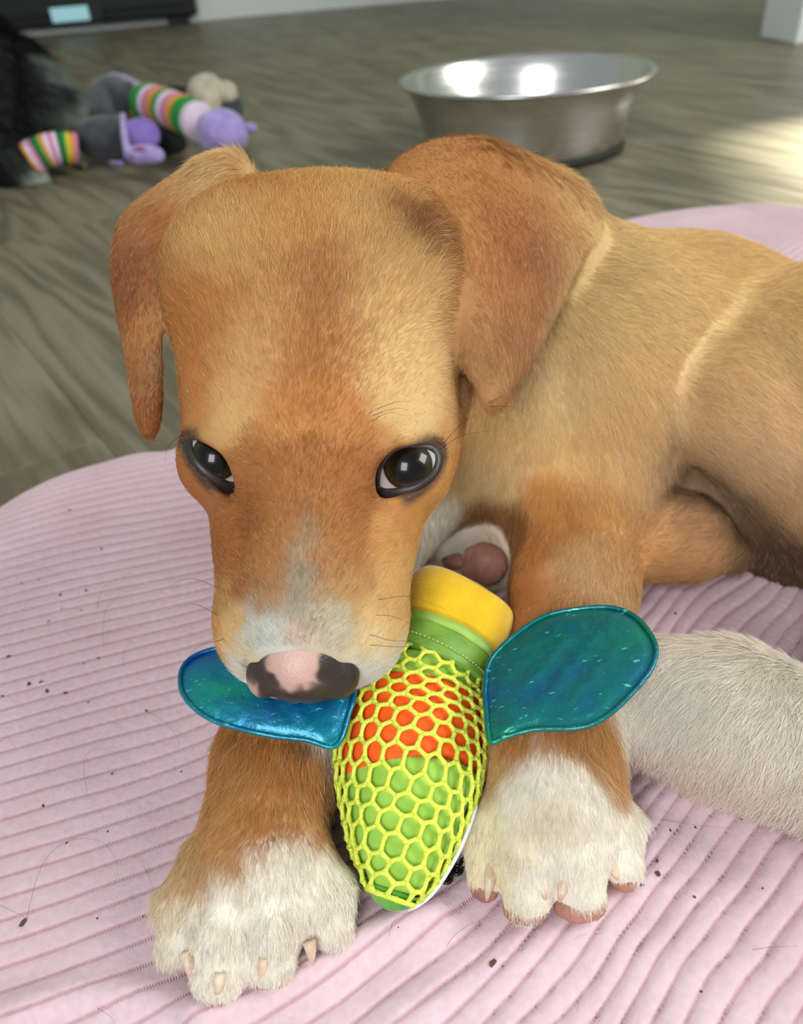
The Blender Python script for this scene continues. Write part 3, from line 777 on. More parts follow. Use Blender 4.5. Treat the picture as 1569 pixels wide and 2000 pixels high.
# anchors out of sight, so that the far sides are coloured too
ext = [(at(1700, 1150, .30), GOLD), (at(1700, 1350, .29), WHT), (at(1700, 900, .40), TAN), (at(1400, 600, .48), TAN), (at(1100, 600, .42), TAN), (at(1300, 900, .37), (206, 170, 130)), (hp(0, -20, -60), WHT), (hp(0, 40, -44), WHT), (hp(-38, -60, -30), (186, 126, 68)), (hp(0, -105, -10), TAN), (at(850, 980, .34), WHT), (at(750, 950, .37), TAN)]
_t = np.clip((CC[:, 0]-CC[:, 2])/(CC[:, 0]+1e-6)*2.2-.3, 0, 1)[:, None]
CC = CC*(1-_t)+CC*np.array([1.0, 1.05, .97])*_t
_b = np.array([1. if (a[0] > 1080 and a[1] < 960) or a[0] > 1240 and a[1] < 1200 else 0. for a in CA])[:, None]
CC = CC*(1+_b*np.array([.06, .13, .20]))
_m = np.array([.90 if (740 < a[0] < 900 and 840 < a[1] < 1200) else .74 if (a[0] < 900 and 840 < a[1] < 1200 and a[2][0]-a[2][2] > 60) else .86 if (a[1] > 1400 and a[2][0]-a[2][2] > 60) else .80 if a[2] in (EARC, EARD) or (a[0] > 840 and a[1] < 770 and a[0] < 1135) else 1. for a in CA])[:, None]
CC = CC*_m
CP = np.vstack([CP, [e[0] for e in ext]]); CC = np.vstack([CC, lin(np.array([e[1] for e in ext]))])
EYO = [np.array([ray_sphere(x, y, e['c'], e['r']+.001) for x, y in catmull(o_, 3, True)]) for e, o_ in zip(EYE, EO)]
def coat(p):
    q = p+np.stack([vnoise(p, .010, 21), vnoise(p, .010, 22), vnoise(p, .010, 23)], 1)*.0022
    nearf = np.min([np.linalg.norm(p-c, axis=1) for c in (hp(0, 45, -15), at(500, 1740, .22), at(1080, 1620, .235), at(960, 1060, .34))], axis=0)
    tau = .0020+.0070*np.clip((nearf-.045)/.03, 0, 1)*np.clip((np.linalg.norm(p-hp(0, -60, -9), axis=1)-.06)/.02, .25, 1)
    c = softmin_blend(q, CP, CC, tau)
    c = c*(1+.05*vnoise(p, .006, 5))[:, None]
    for e, outl in zip(EYE, EYO):      # dark skin and hair just round each eye
        m = np.linalg.norm(p-e['ctr'], axis=1) < .022
        if m.any():
            d = np.sqrt(((p[m][:, None]-outl[None])**2).sum(2)).min(1)
            t = np.exp(-(np.clip(d-.0012, 0, 1)/.0016)**2)[:, None]*.9
            c[m] = c[m]*(1-t)+lin((56, 40, 30))*t
    return c
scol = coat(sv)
# dark skin round the eyes
def eye_dist(p):
    return np.min([np.linalg.norm(p-e['ctr'], axis=1) for e in EYE], axis=0)
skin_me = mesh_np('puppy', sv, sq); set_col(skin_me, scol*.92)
SKIN = attr_mat('puppy_skin', .75, bump=(900, .25, .0004))
pup = obj('puppy', skin_me, SKIN)
tag(pup, 'tan and white short haired puppy lying on the pink cushion chin on a toy', 'dog')

# hair flow: pairs of picture points on the coat (from -> to)
DA = [((590, 1180), (595, 1100)), ((600, 1000), (602, 900)), ((605, 850), (610, 750)), ((620, 650), (630, 540)), ((620, 500), (620, 400)), ((620, 380), (622, 330)), ((500, 500), (470, 400)), ((740, 500), (770, 400)),
      ((500, 750), (440, 620)), ((740, 760), (820, 640)), ((830, 740), (880, 660)), ((400, 760), (360, 650)), ((800, 600), (850, 500)), ((430, 560), (380, 470)), ((700, 980), (760, 1010)), ((500, 980), (440, 1010)), ((450, 1100), (410, 1050)), ((760, 1100), (830, 1040)),
      ((540, 1220), (500, 1180)), ((500, 1290), (460, 1250)), ((640, 1220), (700, 1160)), ((700, 1250), (750, 1190)), ((820, 1010), (870, 930)), ((700, 850), (740, 820)), ((520, 860), (480, 830)), ((430, 1250), (410, 1200)), ((690, 1330), (740, 1270)), ((480, 1330), (440, 1290)),
      ((840, 320), (900, 400)), ((960, 350), (1000, 480)), ((920, 500), (940, 620)), ((1060, 400), (1060, 520)), ((1000, 600), (985, 700)), ((940, 700), (952, 770)), ((330, 380), (260, 450)), ((240, 480), (245, 570)), ((270, 600), (275, 700)), ((290, 740), (292, 820)),
      ((1150, 480), (1260, 520)), ((1250, 600), (1350, 640)), ((1250, 750), (1280, 850)), ((1350, 500), (1480, 540)), ((1450, 650), (1520, 720)), ((1350, 790), (1450, 850)), ((1480, 900), (1560, 980)), ((1080, 700), (1110, 800)), ((1050, 850), (1080, 940)), ((980, 860), (950, 930)),
      ((1130, 960), (1140, 1050)), ((1100, 1100), (1080, 1180)), ((1180, 1080), (1185, 1150)), ((1080, 1430), (1080, 1520)), ((1000, 1480), (975, 1560)), ((1180, 1480), (1200, 1560)), ((1080, 1560), (1085, 1660)), ((1000, 1580), (1000, 1680)), ((1190, 1580), (1215, 1660)), ((1040, 1680), (1040, 1750)), ((1130, 1680), (1140, 1745)), ((950, 1620), (945, 1690)),
      ((540, 1460), (520, 1560)), ((450, 1560), (400, 1660)), ((600, 1580), (620, 1660)), ((480, 1680), (460, 1770)), ((570, 1680), (580, 1770)), ((400, 1730), (370, 1800)), ((440, 1800), (435, 1880)), ((530, 1800), (530, 1880)), ((620, 1720), (640, 1790)),
      ((1540, 1390), (1470, 1450)), ((1440, 1340), (1370, 1390)), ((1330, 1310), (1290, 1370)), ((1520, 1450), (1500, 1530)), ((1400, 1420), (1370, 1490)), ((1280, 1390), (1260, 1460)), ((1400, 1040), (1300, 1060)), ((1300, 1090), (1250, 1100))]
DP = []; DD = []
for a, b in DA:
    A_, B_ = front(*a), front(*b); d = B_-A_; DP.append(A_); DD.append(d/np.linalg.norm(d)); DP.append(B_); DD.append(d/np.linalg.norm(d))
DP = np.array(DP); DD = np.array(DD)
# smooth normal lookup on the mesh
FUR = hair_mat('puppy_fur', .55, .25)
PAWC = [at(500, 1760, .215), at(1080, 1630, .232)]
CLAWP = [gp(x, y, BH+.008) for x, y in ((371, 1888), (428, 1930), (511, 1900), (608, 1862), (956, 1727), (1062, 1746), (1098, 1741), (1199, 1700))]
HINDC = [at(1250, 1370, .26), at(1400, 1410, .255), at(1560, 1460, .25)]
def pup_fur(name, n, lmul, wid, parent, far):
    def wf(p):
        f = (CAM-p); f /= np.linalg.norm(f, axis=1)[:, None]
        fc = (fld.grad(p)*f).sum(1)
        w = np.where(fc > -.25, 1., .22)
        d = np.linalg.norm(p-CAM, axis=1)
        return w*np.clip((.27/d)**1.6, .3, 1.3)*np.where(p[:, 2] < .040, .1, 1)
    r = scatter(sv, sq, n, wf)
    nn = fld.grad(r)
    keepm = np.ones(len(r), bool)
    for e, o_ in zip(EYE, EO):        # bare lids
        q = r-e['ctr']; dn = q@e['n']; dd = np.linalg.norm(q-dn[:, None]*e['n'], axis=1)
        X_, Y_, D_ = prj(r); 
        oc = catmull(o_, 3, True); cx, cy = oc.mean(0)
        an = np.arctan2(oc[:, 1]-cy, oc[:, 0]-cx); rr = np.hypot(oc[:, 0]-cx, oc[:, 1]-cy); od = np.argsort(an)
        R_ = np.interp(np.arctan2(Y_-cy, X_-cx), an[od], rr[od], period=2*math.pi)
        keepm &= ~((np.hypot(X_-cx, Y_-cy) < R_-3) & (np.linalg.norm(q, axis=1) < .03))
    hl = np.stack([(r-E_)@hX, (r-E_)@hY, (r-E_)@hZ], 1)*1000
    keepm &= ~((np.abs(hl[:, 0]) < 13) & (hl[:, 1] > 57) & (hl[:, 2] > -25) & (hl[:, 2] < 6))     # nose leather
    r, nn, hl = r[keepm], nn[keepm], hl[keepm]
    fl = softmin_blend(r, DP, DD, .010)
    fl += .18*np.stack([vnoise(r, .02, 31), vnoise(r, .02, 32), vnoise(r, .02, 33)], 1)
    L = np.full(len(r), .0062)
    inhead = (np.linalg.norm(r-hp(0, -20, -15), axis=1) < .095)
    L = np.where(inhead, .0050, L)
    L = np.where((hl[:, 1] > 5) & inhead, .0028, L)
    for e in EYE: L = np.minimum(L, .0012+.06*np.linalg.norm(r-e['ctr'], axis=1))
    X_, Y_, D_ = prj(r)
    isear = np.zeros(len(r), bool)
    for S_ in (EAR_R, EAR_L):
        A_ = S_[::3, ::3].reshape(-1, 3); bb = ((r > A_.min(0)-.006) & (r < A_.max(0)+.006)).all(1); ix = np.where(bb)[0]
        for c0_ in range(0, len(ix), 20000):
            k_ = ix[c0_:c0_+20000]; isear[k_] |= np.sqrt(((r[k_][:, None]-A_[None])**2).sum(2)).min(1) < .0062
    L = np.where(isear, .0034, L)
    for c in PAWC: L = np.where(np.linalg.norm(r-c, axis=1) < .034, .0038, L)
    for c in HINDC: L = np.where(np.linalg.norm(r-c, axis=1) < .036, .0085, L)
    for cpt in CLAWP: L = np.minimum(L, .0016+.22*np.linalg.norm(r-cpt, axis=1))
    tuft = np.linalg.norm(r-front(415, 325), axis=1) < .012; L = np.where(tuft, .0065, L)
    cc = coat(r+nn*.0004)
    cc = cc*np.clip(1+rng.normal(0, .13, len(r)), .6, 1.45)[:, None]
    pale = rng.random(len(r)) < .06; cc[pale] = cc[pale]*.6+lin((240, 215, 175))*.4
    lift = np.where(isear, .12, np.where(inhead, .15, .18))
    return make_hair(name, r, nn, fl, L*lmul, cc, lift, wid, parent, FUR)
HAIRN = 600000
pup_fur('fur', HAIRN, 1.0, .000062, pup, False)

# eyes: ball, lids
def eye_mat():
    m = mat('eye', rough=.25, Coat_Weight=.55, Coat_Roughness=.015)
    P(m).inputs['Specular IOR Level'].default_value = .15
    tc = N(m, 'ShaderNodeTexCoord'); sp = N(m, 'ShaderNodeSeparateXYZ'); LK(m, tc, 'Object', sp, 0)
    cb = N(m, 'ShaderNodeCombineXYZ'); LK(m, sp, 'X', cb, 'X'); LK(m, sp, 'Y', cb, 'Y')
    ln = N(m, 'ShaderNodeVectorMath', operation='LENGTH'); LK(m, cb, 0, ln, 0)
    dv = N(m, 'ShaderNodeMath', operation='DIVIDE'); dv.inputs[1].default_value = .013; LK(m, ln, 'Value', dv, 0)
    cr = N(m, 'ShaderNodeValToRGB'); el = cr.color_ramp.elements
    el[0].position = 0; el[0].color = L4(14, 10, 8); el[1].position = 1; el[1].color = L4(150, 140, 138)
    for p, c in ((.28, L4(8, 6, 4)), (.38, L4(26, 19, 10)), (.50, L4(50, 39, 22)), (.555, L4(24, 17, 12)), (.59, L4(176, 170, 172)), (.75, L4(205, 196, 198))):
        e = el.new(p); e.color = c
    LK(m, dv, 0, cr, 0); LK(m, cr, 0, P(m), 'Base Color')
    return m
EYEM = eye_mat(); LID = mat('eyelid_skin', L4(44, 36, 33), .5, Coat_Weight=.12, Coat_Roughness=.2); add_bump(LID, 700, .3, .0003)
IRIS = [(421, 889), (797, 907)]
for e, o_, i_, ir in zip(EYE, EO, EI, IRIS):
    R = e['r']
    bm = bmesh.new(); bmesh.ops.create_uvsphere(bm, u_segments=64, v_segments=40, radius=R)
    for v in bm.verts:        # corneal bulge round local +Z
        rr = math.hypot(v.co.x, v.co.y)
        if v.co.z > 0 and rr < .58*R: v.co.z += .0009*(1-(rr/(.58*R))**2)
    me = bpy.data.meshes.new('eyeball'); bm.to_mesh(me); bm.free(); me.polygons.foreach_set('use_smooth', [True]*len(me.polygons))
    o = obj('eyeball', me, EYEM, pup); g_ = ray_sphere(*ir, e['c'], R)-e['c']
    o.location = e['c']; o.rotation_euler = Vector(g_).to_track_quat('Z', 'Y').to_euler()
    oo = catmull(o_, 6, True); ii = catmull(i_, 6, True); n = len(oo)
    vs = []; fs = []
    K = 7
    for k in range(K):
        t = k/(K-1)
        prof = [(-.0022, -.04), (.0003, .02), (.0008, .22), (.0011, .5), (.0011, .8), (.0004, 1.08), (-.0020, 1.2)][k]
        for j in range(n):
            x, y = ii[j]*(1-prof[1])+oo[j]*prof[1]
            p = ray_sphere(x, y, e['c'], R+.0002); d = p-e['c']; d /= np.linalg.norm(d)
            lowm = .0006 if (y > np.mean(ii[:, 1]) and prof[1] in (.25, .5)) else 0
            vs.append(p+d*(prof[0]*.75-.0002+lowm*.4))
    for k in range(K-1):
        for j in range(n):
            fs.append((k*n+j, k*n+(j+1) % n, (k+1)*n+(j+1) % n, (k+1)*n+j))
    obj('eyelid', mesh('eyelid', vs, fs), LID, pup)

# nose leather
nf = Field(hp(0, 60, -11)-.03, hp(0, 60, -11)+.03, .0005)
nf.ell(hp(0, 57, -13), V3(14.5, 10.5, 12)*mm, HA, .004)
nf.ell(hp(0, 54, -5), V3(10.0, 13, 7.5)*mm, HA, .005)
for s in (-1, 1):
    nf.ell(hp(s*9.5, 60, -13), V3(6.2, 6.5, 7.2)*mm, HA, .003)
nf.cap(hp(0, 71, -8), hp(0, 65, -24), .0008, .0010, .0022, True)
for s in (-1, 1):
    nf.ell(hp(s*7.5, 67.5, -14), V3(2.8, 5, 2.6)*mm, HA, .002, True)
    nf.cap(hp(s*8.5, 67, -15), hp(s*15.5, 59, -17), .0017, .0013, .002, True)
nf.blur(1)
nv, nq = nf.surf()
nx, ny, nd = prj(nv)
nl = np.stack([(nv-E_)@hX, (nv-E_)@hY, (nv-E_)@hZ], 1)*1000
# blotches of pink on dark leather, fixed on the nose itself
pk = np.array([(-1, 52, 3), (-1, 57, 2), (-1, 61, 1), (-2, 64, -1), (1.5, 60, 1), (2.5, 63, -1), (-4, 60, 0), (-12.5, 62, -11)])
dk = np.array([(-7, 64, -3), (-9, 65, -8), (8, 62, -1), (9, 65, -8), (1, 68, -6), (0, 69, -10), (-5, 68, -8), (5, 68.5, -8.5), (0, 66, -20), (12, 60, -12), (-14.5, 56, -12), (10, 58, -3), (-10, 60, -5), (14, 56, -8), (-14, 60, -8), (6.5, 67, -7), (0.8, 67.0, -4.0), (-3, 66.5, -4), (4, 66.5, -4)])
q = nl+np.stack([vnoise(nv, .006, 41), vnoise(nv, .006, 42), vnoise(nv, .006, 43)], 1)*1.0
dpk = np.sqrt(((q[:, None]-pk[None])**2).sum(2)).min(1); ddk = np.sqrt(((q[:, None]-dk[None])**2).sum(2)).min(1)
t = 1/(1+np.exp(-(ddk-dpk)/.7))
nc = t[:, None]*lin((200, 160, 148))+(1-t[:, None])*lin((50, 40, 34))
nme = mesh_np('nose', nv, nq); set_col(nme, nc)
NOSE = attr_mat('nose_leather', .42, bump=None); add_bump(NOSE, 1400, .35, .0003, 'ShaderNodeTexVoronoi')
o = obj('nose', nme, NOSE, pup); tag(o, 'pink nose leather blotched with dark brown')

# claws and pads
CLAW = mat('claw', L4(214, 190, 160), .35); mottle(CLAW, L4(206, 176, 150), L4(226, 208, 184), 300)
def claw(a, b, c, r=.0016, f=None):
    """a, b, c: px, py, height above the cushion in mm"""
    r *= 1.2; P3 = catmull([gp(x, y, BH+(z+q)*.001) for (x, y, z), q in zip((a, b, c), (2.0, 2.2, 1.0))], 5)
    n = len(P3); obj('claw', mesh('claw', *tube(P3, [r*(1-(i/(n-1))**1.6*.8) for i in range(n)], 10)), CLAW, pup)
claw((366, 1858, 9.5), (371, 1890, 7.5), (373, 1916, 2.5)); claw((430, 1900, 14), (427, 1930, 11), (424, 1950, 6), .0014)
claw((516, 1870, 14), (511, 1898, 11), (508, 1918, 6), .0013); claw((604, 1838, 11), (608, 1862, 8.5), (610, 1884, 4), .0015)
claw((961, 1692, 9.5), (956, 1727, 8.5), (951, 1759, 4), .0017); claw((1058, 1722, 13), (1062, 1746, 11), (1066, 1768, 7), .0015)
claw((1104, 1718, 13), (1098, 1741, 11), (1093, 1763, 7), .0015); claw((1184, 1672, 10), (1199, 1700, 8.5), (1212, 1726, 4), .0016)
PAD = mat('paw_pad', L4(178, 124, 108), .6); mottle(PAD, L4(150, 100, 86), L4(186, 134, 116), 120); add_bump(PAD, 500, .4, .0004)
def pad(c, r, ax=None):
    f = Field(at(*c)-max(r)*1.6, at(*c)+max(r)*1.6, max(r)/12)
    f.ell(at(*c), r, [RIGHT, UP, FWD] if ax is None else ax, .002); v, q_ = f.surf(); v += .0003*vnoise(v, .004, 6)[:, None]*fld.grad(v)
    obj('paw_pad', mesh_np('paw_pad', v, q_), PAD, pup)
def gz(x, y, z): p = gp(x, y, BH+z*.001); return (x, y, prj(p)[2])
pad(gz(1132, 1768, 5.5), (.0078, .0042, .006)); pad(gz(1028, 1776, 5), (.0066, .0038, .006)); pad(gz(1218, 1712, 4), (.0045, .0044, .005))
pad(gz(948, 1728, 4), (.0045, .0046, .005)); pad((943, 1102, .3320), (.0105, .0095, .008)); pad(gz(648, 1826, 4), (.0056, .0036, .005)); pad((890, 1096, .3315), (.006, .004, .006))
pad(gz(430, 1930, 5), (.006, .0036, .006)); pad(gz(528, 1900, 5), (.006, .0036, .006))

# whiskers and brow hairs
WH_ = mat('whisker', L4(60, 42, 28), .5)
def strands(name, lst, mat_, parent, w=.00007):
    n = len(lst); hc = bpy.data.hair_curves.new(name); K = 8
    hc.add_curves([K]*n); pos = np.zeros((n, K, 3), np.float32)
    for i, pts in enumerate(lst):
        c = catmull(pts, 16); pos[i] = c[np.linspace(0, len(c)-1, K).astype(int)]
    hc.points.foreach_set('position', pos.ravel())
    a = hc.attributes.get('radius') or hc.attributes.new('radius', 'FLOAT', 'POINT')
    a.data.foreach_set('value', np.tile(np.linspace(1, .3, K)*w, n).astype(np.float32))
    o = bpy.data.objects.new(name, hc); sc.collection.objects.link(o); hc.materials.append(mat_)
    if parent is not None: o.parent = parent
    return o
ws = []
for a, b, c in [((872, 870), (900, 830), (945, 800)), ((868, 880), (905, 850), (975, 840)), ((740, 800), (775, 785), (805, 784)), ((735, 812), (770, 798), (798, 800)), ((730, 820), (760, 806), (790, 812)),
                ((860, 860), (880, 885), (885, 920)), ((950, 790), (985, 772), (1020, 752)), ((955, 800), (1000, 795), (1030, 812)), ((740, 1200), (770, 1205), (815, 1225)), ((730, 1240), (780, 1252), (860, 1240)), ((745, 1170), (800, 1165), (870, 1190)),
                ((430, 1250), (385, 1265), (350, 1310)), ((420, 1200), (380, 1180), (345, 1190)), ((420, 1150), (370, 1130), (320, 1150)), ((730, 1260), (800, 1262), (880, 1236)), ((345, 850), (330, 870), (322, 900))]:
    A_ = front(*a); ws.append([A_, at(*b, prj(A_)[2]-.006), at(*c, prj(A_)[2]-.006)])
strands('whiskers', ws, WH_, pup)

# ------------------------------------------------------------------ the bright chew toy between the paws
toy = empty('chew_toy', gp(800, 1480, BH))
tag(toy, 'bright stuffed bug toy, orange and lime under yellow green netting, with yellow head and teal wings, between the tan puppy paws', 'toy')
toy['label'] = 'stuffed bug toy with yellow head, lime netting over orange band and two shiny teal wings'
ST = [  # centre px, half width px, centre height
    (912, 1140, 5, .0925), (910, 1145, 62, .0915), (900, 1164, 99, .090), (890, 1195, 110, .088), (876, 1235, 106, .086), (861, 1268, 100, .084), (846, 1300, 106, .082),
    (828, 1345, 128, .079), (812, 1405, 145, .076), (801, 1470, 149, .074), (796, 1530, 142, .072), (790, 1590, 127, .069), (783, 1650, 107, .066),
    (776, 1700, 84, .063), (766, 1742, 58, .0605), (758, 1768, 27, .059), (755, 1777, 3, .0585)]
C_ = np.array([gp(a, b, z-.004) for a, b, w_, z in ST]); Wd = np.array([w_*prj(c)[2]/F for (a, b, w_, z), c in zip(ST, C_)])
TN = 10
TC = catmull(C_, TN); TW = np.clip(catmull(Wd[:, None], TN)[:, 0], .0004, None)
Tt = np.gradient(TC, axis=0); Tt /= np.linalg.norm(Tt, axis=1)[:, None]
TS = np.concatenate([[0], np.cumsum(np.linalg.norm(np.diff(TC, axis=0), axis=1))])
view = -(TC-CAM); view /= np.linalg.norm(view, axis=1)[:, None]
TSd = np.cross(view, Tt); TSd /= np.linalg.norm(TSd, axis=1)[:, None]      # sideways
if (TSd@RIGHT).mean() < 0: TSd = -TSd
TNm = np.cross(Tt, TSd); TNm *= np.sign((TNm*view).sum(1))[:, None]      # towards the top side
FLATT = .80
def tpt(s, phi, off=0.):
    """point of the toy skin at arc length s, angle phi (0 = top), pushed out by off"""
    i = np.interp(s, TS, np.arange(len(TS)))
    def ip(A): return np.stack([np.interp(i, np.arange(len(TS)), A[:, k]) for k in range(3)], -1)
    c, sd, nm = ip(TC), ip(TSd), ip(TNm); w_ = np.interp(i, np.arange(len(TS)), TW)
    return c+sd*(np.sin(phi)*(w_+off))[..., None]+nm*(np.cos(phi)*(w_*FLATT+off))[..., None]
def s_at(y):
    _, yy, _ = prj(TC); return float(np.interp(y, yy, TS))
def shell(name, s0, s1, mat_, off=0., seg=72, rings=30, caps=True, tilt=None, puff=.0, wav=0.):
    vs = []; fs = []
    ph = np.linspace(0, 2*math.pi, seg, endpoint=False)
    for k in range(rings+1):
        t = k/rings
        a = s0 if np.isscalar(s0) else s0[0]; b = s1
        sa = a+(tilt or 0)*np.sin(ph)*(1-t if True else 1); s_ = sa*(1-t)+b*t+(tilt or 0)*np.sin(ph)*t
        s_ = (a+(tilt or 0)*np.sin(ph))*(1-t)+(b+(tilt or 0)*np.sin(ph))*t
        o_ = off+puff*math.sin(math.pi*t)**.5
        vs.append(tpt(np.clip(s_, 0, TS[-1]), ph, o_+wav*np.sin(ph*9+k*.2)))
    vs = np.concatenate(vs)
    for k in range(rings):
        for j in range(seg): fs.append((k*seg+j, k*seg+(j+1) % seg, (k+1)*seg+(j+1) % seg, (k+1)*seg+j))
    if caps:
        fs.append(tuple(range(seg))); fs.append(tuple((rings*seg+j for j in range(seg)))[::-1])
    me = mesh(name, vs, fs); bm = bmesh.new(); bm.from_mesh(me); bmesh.ops.recalc_face_normals(bm, faces=bm.faces); bm.to_mesh(me); bm.free()
    return keep(obj(name, me, mat_), toy)
LIME = mat('lime_fabric', rough=.8, Sheen_Weight=.15); mottle(LIME, L4(150, 194, 68), L4(166, 208, 86), 90); add_bump(LIME, 1500, .3, .0003)
ORNG = mat('orange_fabric', rough=.75); mottle(ORNG, L4(252, 92, 14), L4(255, 108, 24), 90); add_bump(ORNG, 1500, .3, .0003)
YEL = mat('yellow_plush', rough=.9, Sheen_Weight=.3); mottle(YEL, L4(222, 176, 6), L4(234, 192, 16), 130); add_bump(YEL, 900, .6, .0006)
PGRN = mat('pale_green_fabric', rough=.85); mottle(PGRN, L4(158, 196, 92), L4(172, 208, 108), 200); add_bump(PGRN, 1200, .4, .0004)
BAND = mat('green_webbing', rough=.5); mottle(BAND, L4(104, 150, 46), L4(124, 168, 62), 120); add_bump(BAND, 140, .5, .001)
TIPG = mat('green_tip_plush', rough=.9, Sheen_Weight=.3); mottle(TIPG, L4(70, 150, 30), L4(104, 180, 46), 220); add_bump(TIPG, 900, .8, .0008)
NETM = mat('net_yarn', rough=.6); mottle(NETM, L4(220, 234, 70), L4(232, 244, 100), 700); add_bump(NETM, 2600, .7, .0003)
TL = -.0035     # the stripes run slightly askew
sY = [s_at(y) for y in (1140, 1222, 1256, 1296, 1348, 1516, 1779)]
shell('yellow_head', 0, sY[1]+.004, YEL, .0006, puff=.0, tilt=None)
shell('pale_green_collar', sY[1], sY[2]+.003, PGRN, -.0010, rings=8, tilt=.0)
shell('green_band', sY[2], sY[3]+.001, BAND, .0004, rings=10, wav=.00025)
shell('band_hem', sY[3]-.002, sY[3]+.0008, BAND, .0011, rings=4)
shell('lime_shoulder', sY[3], sY[4]+.001, LIME, -.0022, rings=12, tilt=TL)
shell('orange_stripe', sY[4], sY[5], ORNG, -.0020, rings=26, tilt=TL)
shell('lime_belly', sY[5], s_at(1742), LIME, -.0022, rings=34, tilt=TL*.3)
shell('green_tip', s_at(1738), TS[-1], TIPG, -.0013, rings=20)
shell('green_tip_end', s_at(1752), TS[-1], TIPG, .0004, rings=12)
# seam stitches on the band
ST_M = mat('pale_thread', L4(196, 214, 140), .7)
sb = MB()
for ph in np.arange(-1.5, 1.5, .085):
    a, b = tpt(np.array([sY[3]-.0022]*3), np.array([ph, ph+.028, ph+.056]), .0012)[[0, 2]], None
    p = tpt(np.array([sY[3]-.0022]*3), np.array([ph, ph+.028, ph+.056]), .0009); p[1] = tpt(np.array([sY[3]-.0022]), np.array([ph+.028]), .0013)[0]
    sb.add(tube(list(p), .00022, 5))
keep(sb.build('stitching', ST_M), toy)
# hexagonal netting
nb = MB()
cw, ch = .0057, .0051           # cell width (around), row pitch (along)
ang = math.radians(9)
edges = []
for i in range(-16, 17):
    for j in range(-6, 30):
        cx = (i+(j % 2)*.5)*cw; cy = j*ch
        hx = [(cx, cy-ch*.66), (cx+cw*.5, cy-ch*.34), (cx+cw*.5, cy+ch*.34), (cx, cy+ch*.66), (cx-cw*.5, cy+ch*.34), (cx-cw*.5, cy-ch*.34)]
        for a, b in ((0, 1), (1, 2), (2, 3)): edges.append((hx[a], hx[b]))
s0n, s1n = sY[3]-.0005, s_at(1752)
def halfc(s): 
    w_ = np.interp(s, TS, TW); return w_*(1+FLATT)/2*math.pi
def wob(x, y): return x+.00018*math.sin(x*900+y*640), y+.00018*math.sin(x*780-y*910)
for a, b in edges:
    pts = []
    for t in (0, .33, .67, 1):
        x = a[0]*(1-t)+b[0]*t; y = a[1]*(1-t)+b[1]*t
        x, y = wob(x, y)
        u = x*math.cos(ang)-y*math.sin(ang)+.014*ang; v_ = x*math.sin(ang)+y*math.cos(ang)
        pts.append((u, s0n+v_))
    pts = [(u, min(max(s_, s0n), s1n)) for u, s_ in pts]
    if pts[0][1] == pts[-1][1]: continue
    if any(abs(u) > halfc(s_) for u, s_ in pts): continue
    U_ = np.array([p[0] for p in pts]); S_ = np.array([p[1] for p in pts])
    phi = U_/halfc(S_)*math.pi
    # even arc length round a flattened section is close enough to even angle
    Pn = tpt(S_, phi, -.0001+.00012*np.sin(S_*2000+U_*1500))
    nb.add(tube(list(Pn), [.00105, .00072, .00072, .00105], 6))
keep(nb.build('netting', NETM), toy)
# drawn-in edge cord at the tip
rc = [tpt(np.array([s1n]), np.array([a]), 0)[0] for a in np.linspace(0, 2*math.pi, 40)]
keep(obj('net_cord', mesh('net_cord', *tube(rc, .0008, 6)), NETM), toy)
# white underside lining that peeps out on the right of the tip
WL = mat('white_fabric', L4(232, 232, 228), .8); add_bump(WL, 900, .3, .0004)
vs = []; fs = []; sg = 24
SS = np.linspace(s_at(1560), s_at(1760), sg)
for k, s_ in enumerate(SS):
    for j, ph in enumerate(np.linspace(1.35, 2.6, 10)):
        vs.append(tpt(np.array([s_]), np.array([ph]), .0006*math.sin(math.pi*k/(sg-1))**.6)[0])
for k in range(sg-1):
    for j in range(9): fs.append((k*10+j, k*10+j+1, (k+1)*10+j+1, (k+1)*10+j))
o = keep(obj('white_lining', mesh('white_lining', vs, fs), WL), toy)
md = o.modifiers.new('t', 'SOLIDIFY'); md.thickness = .0009; md.offset = -1

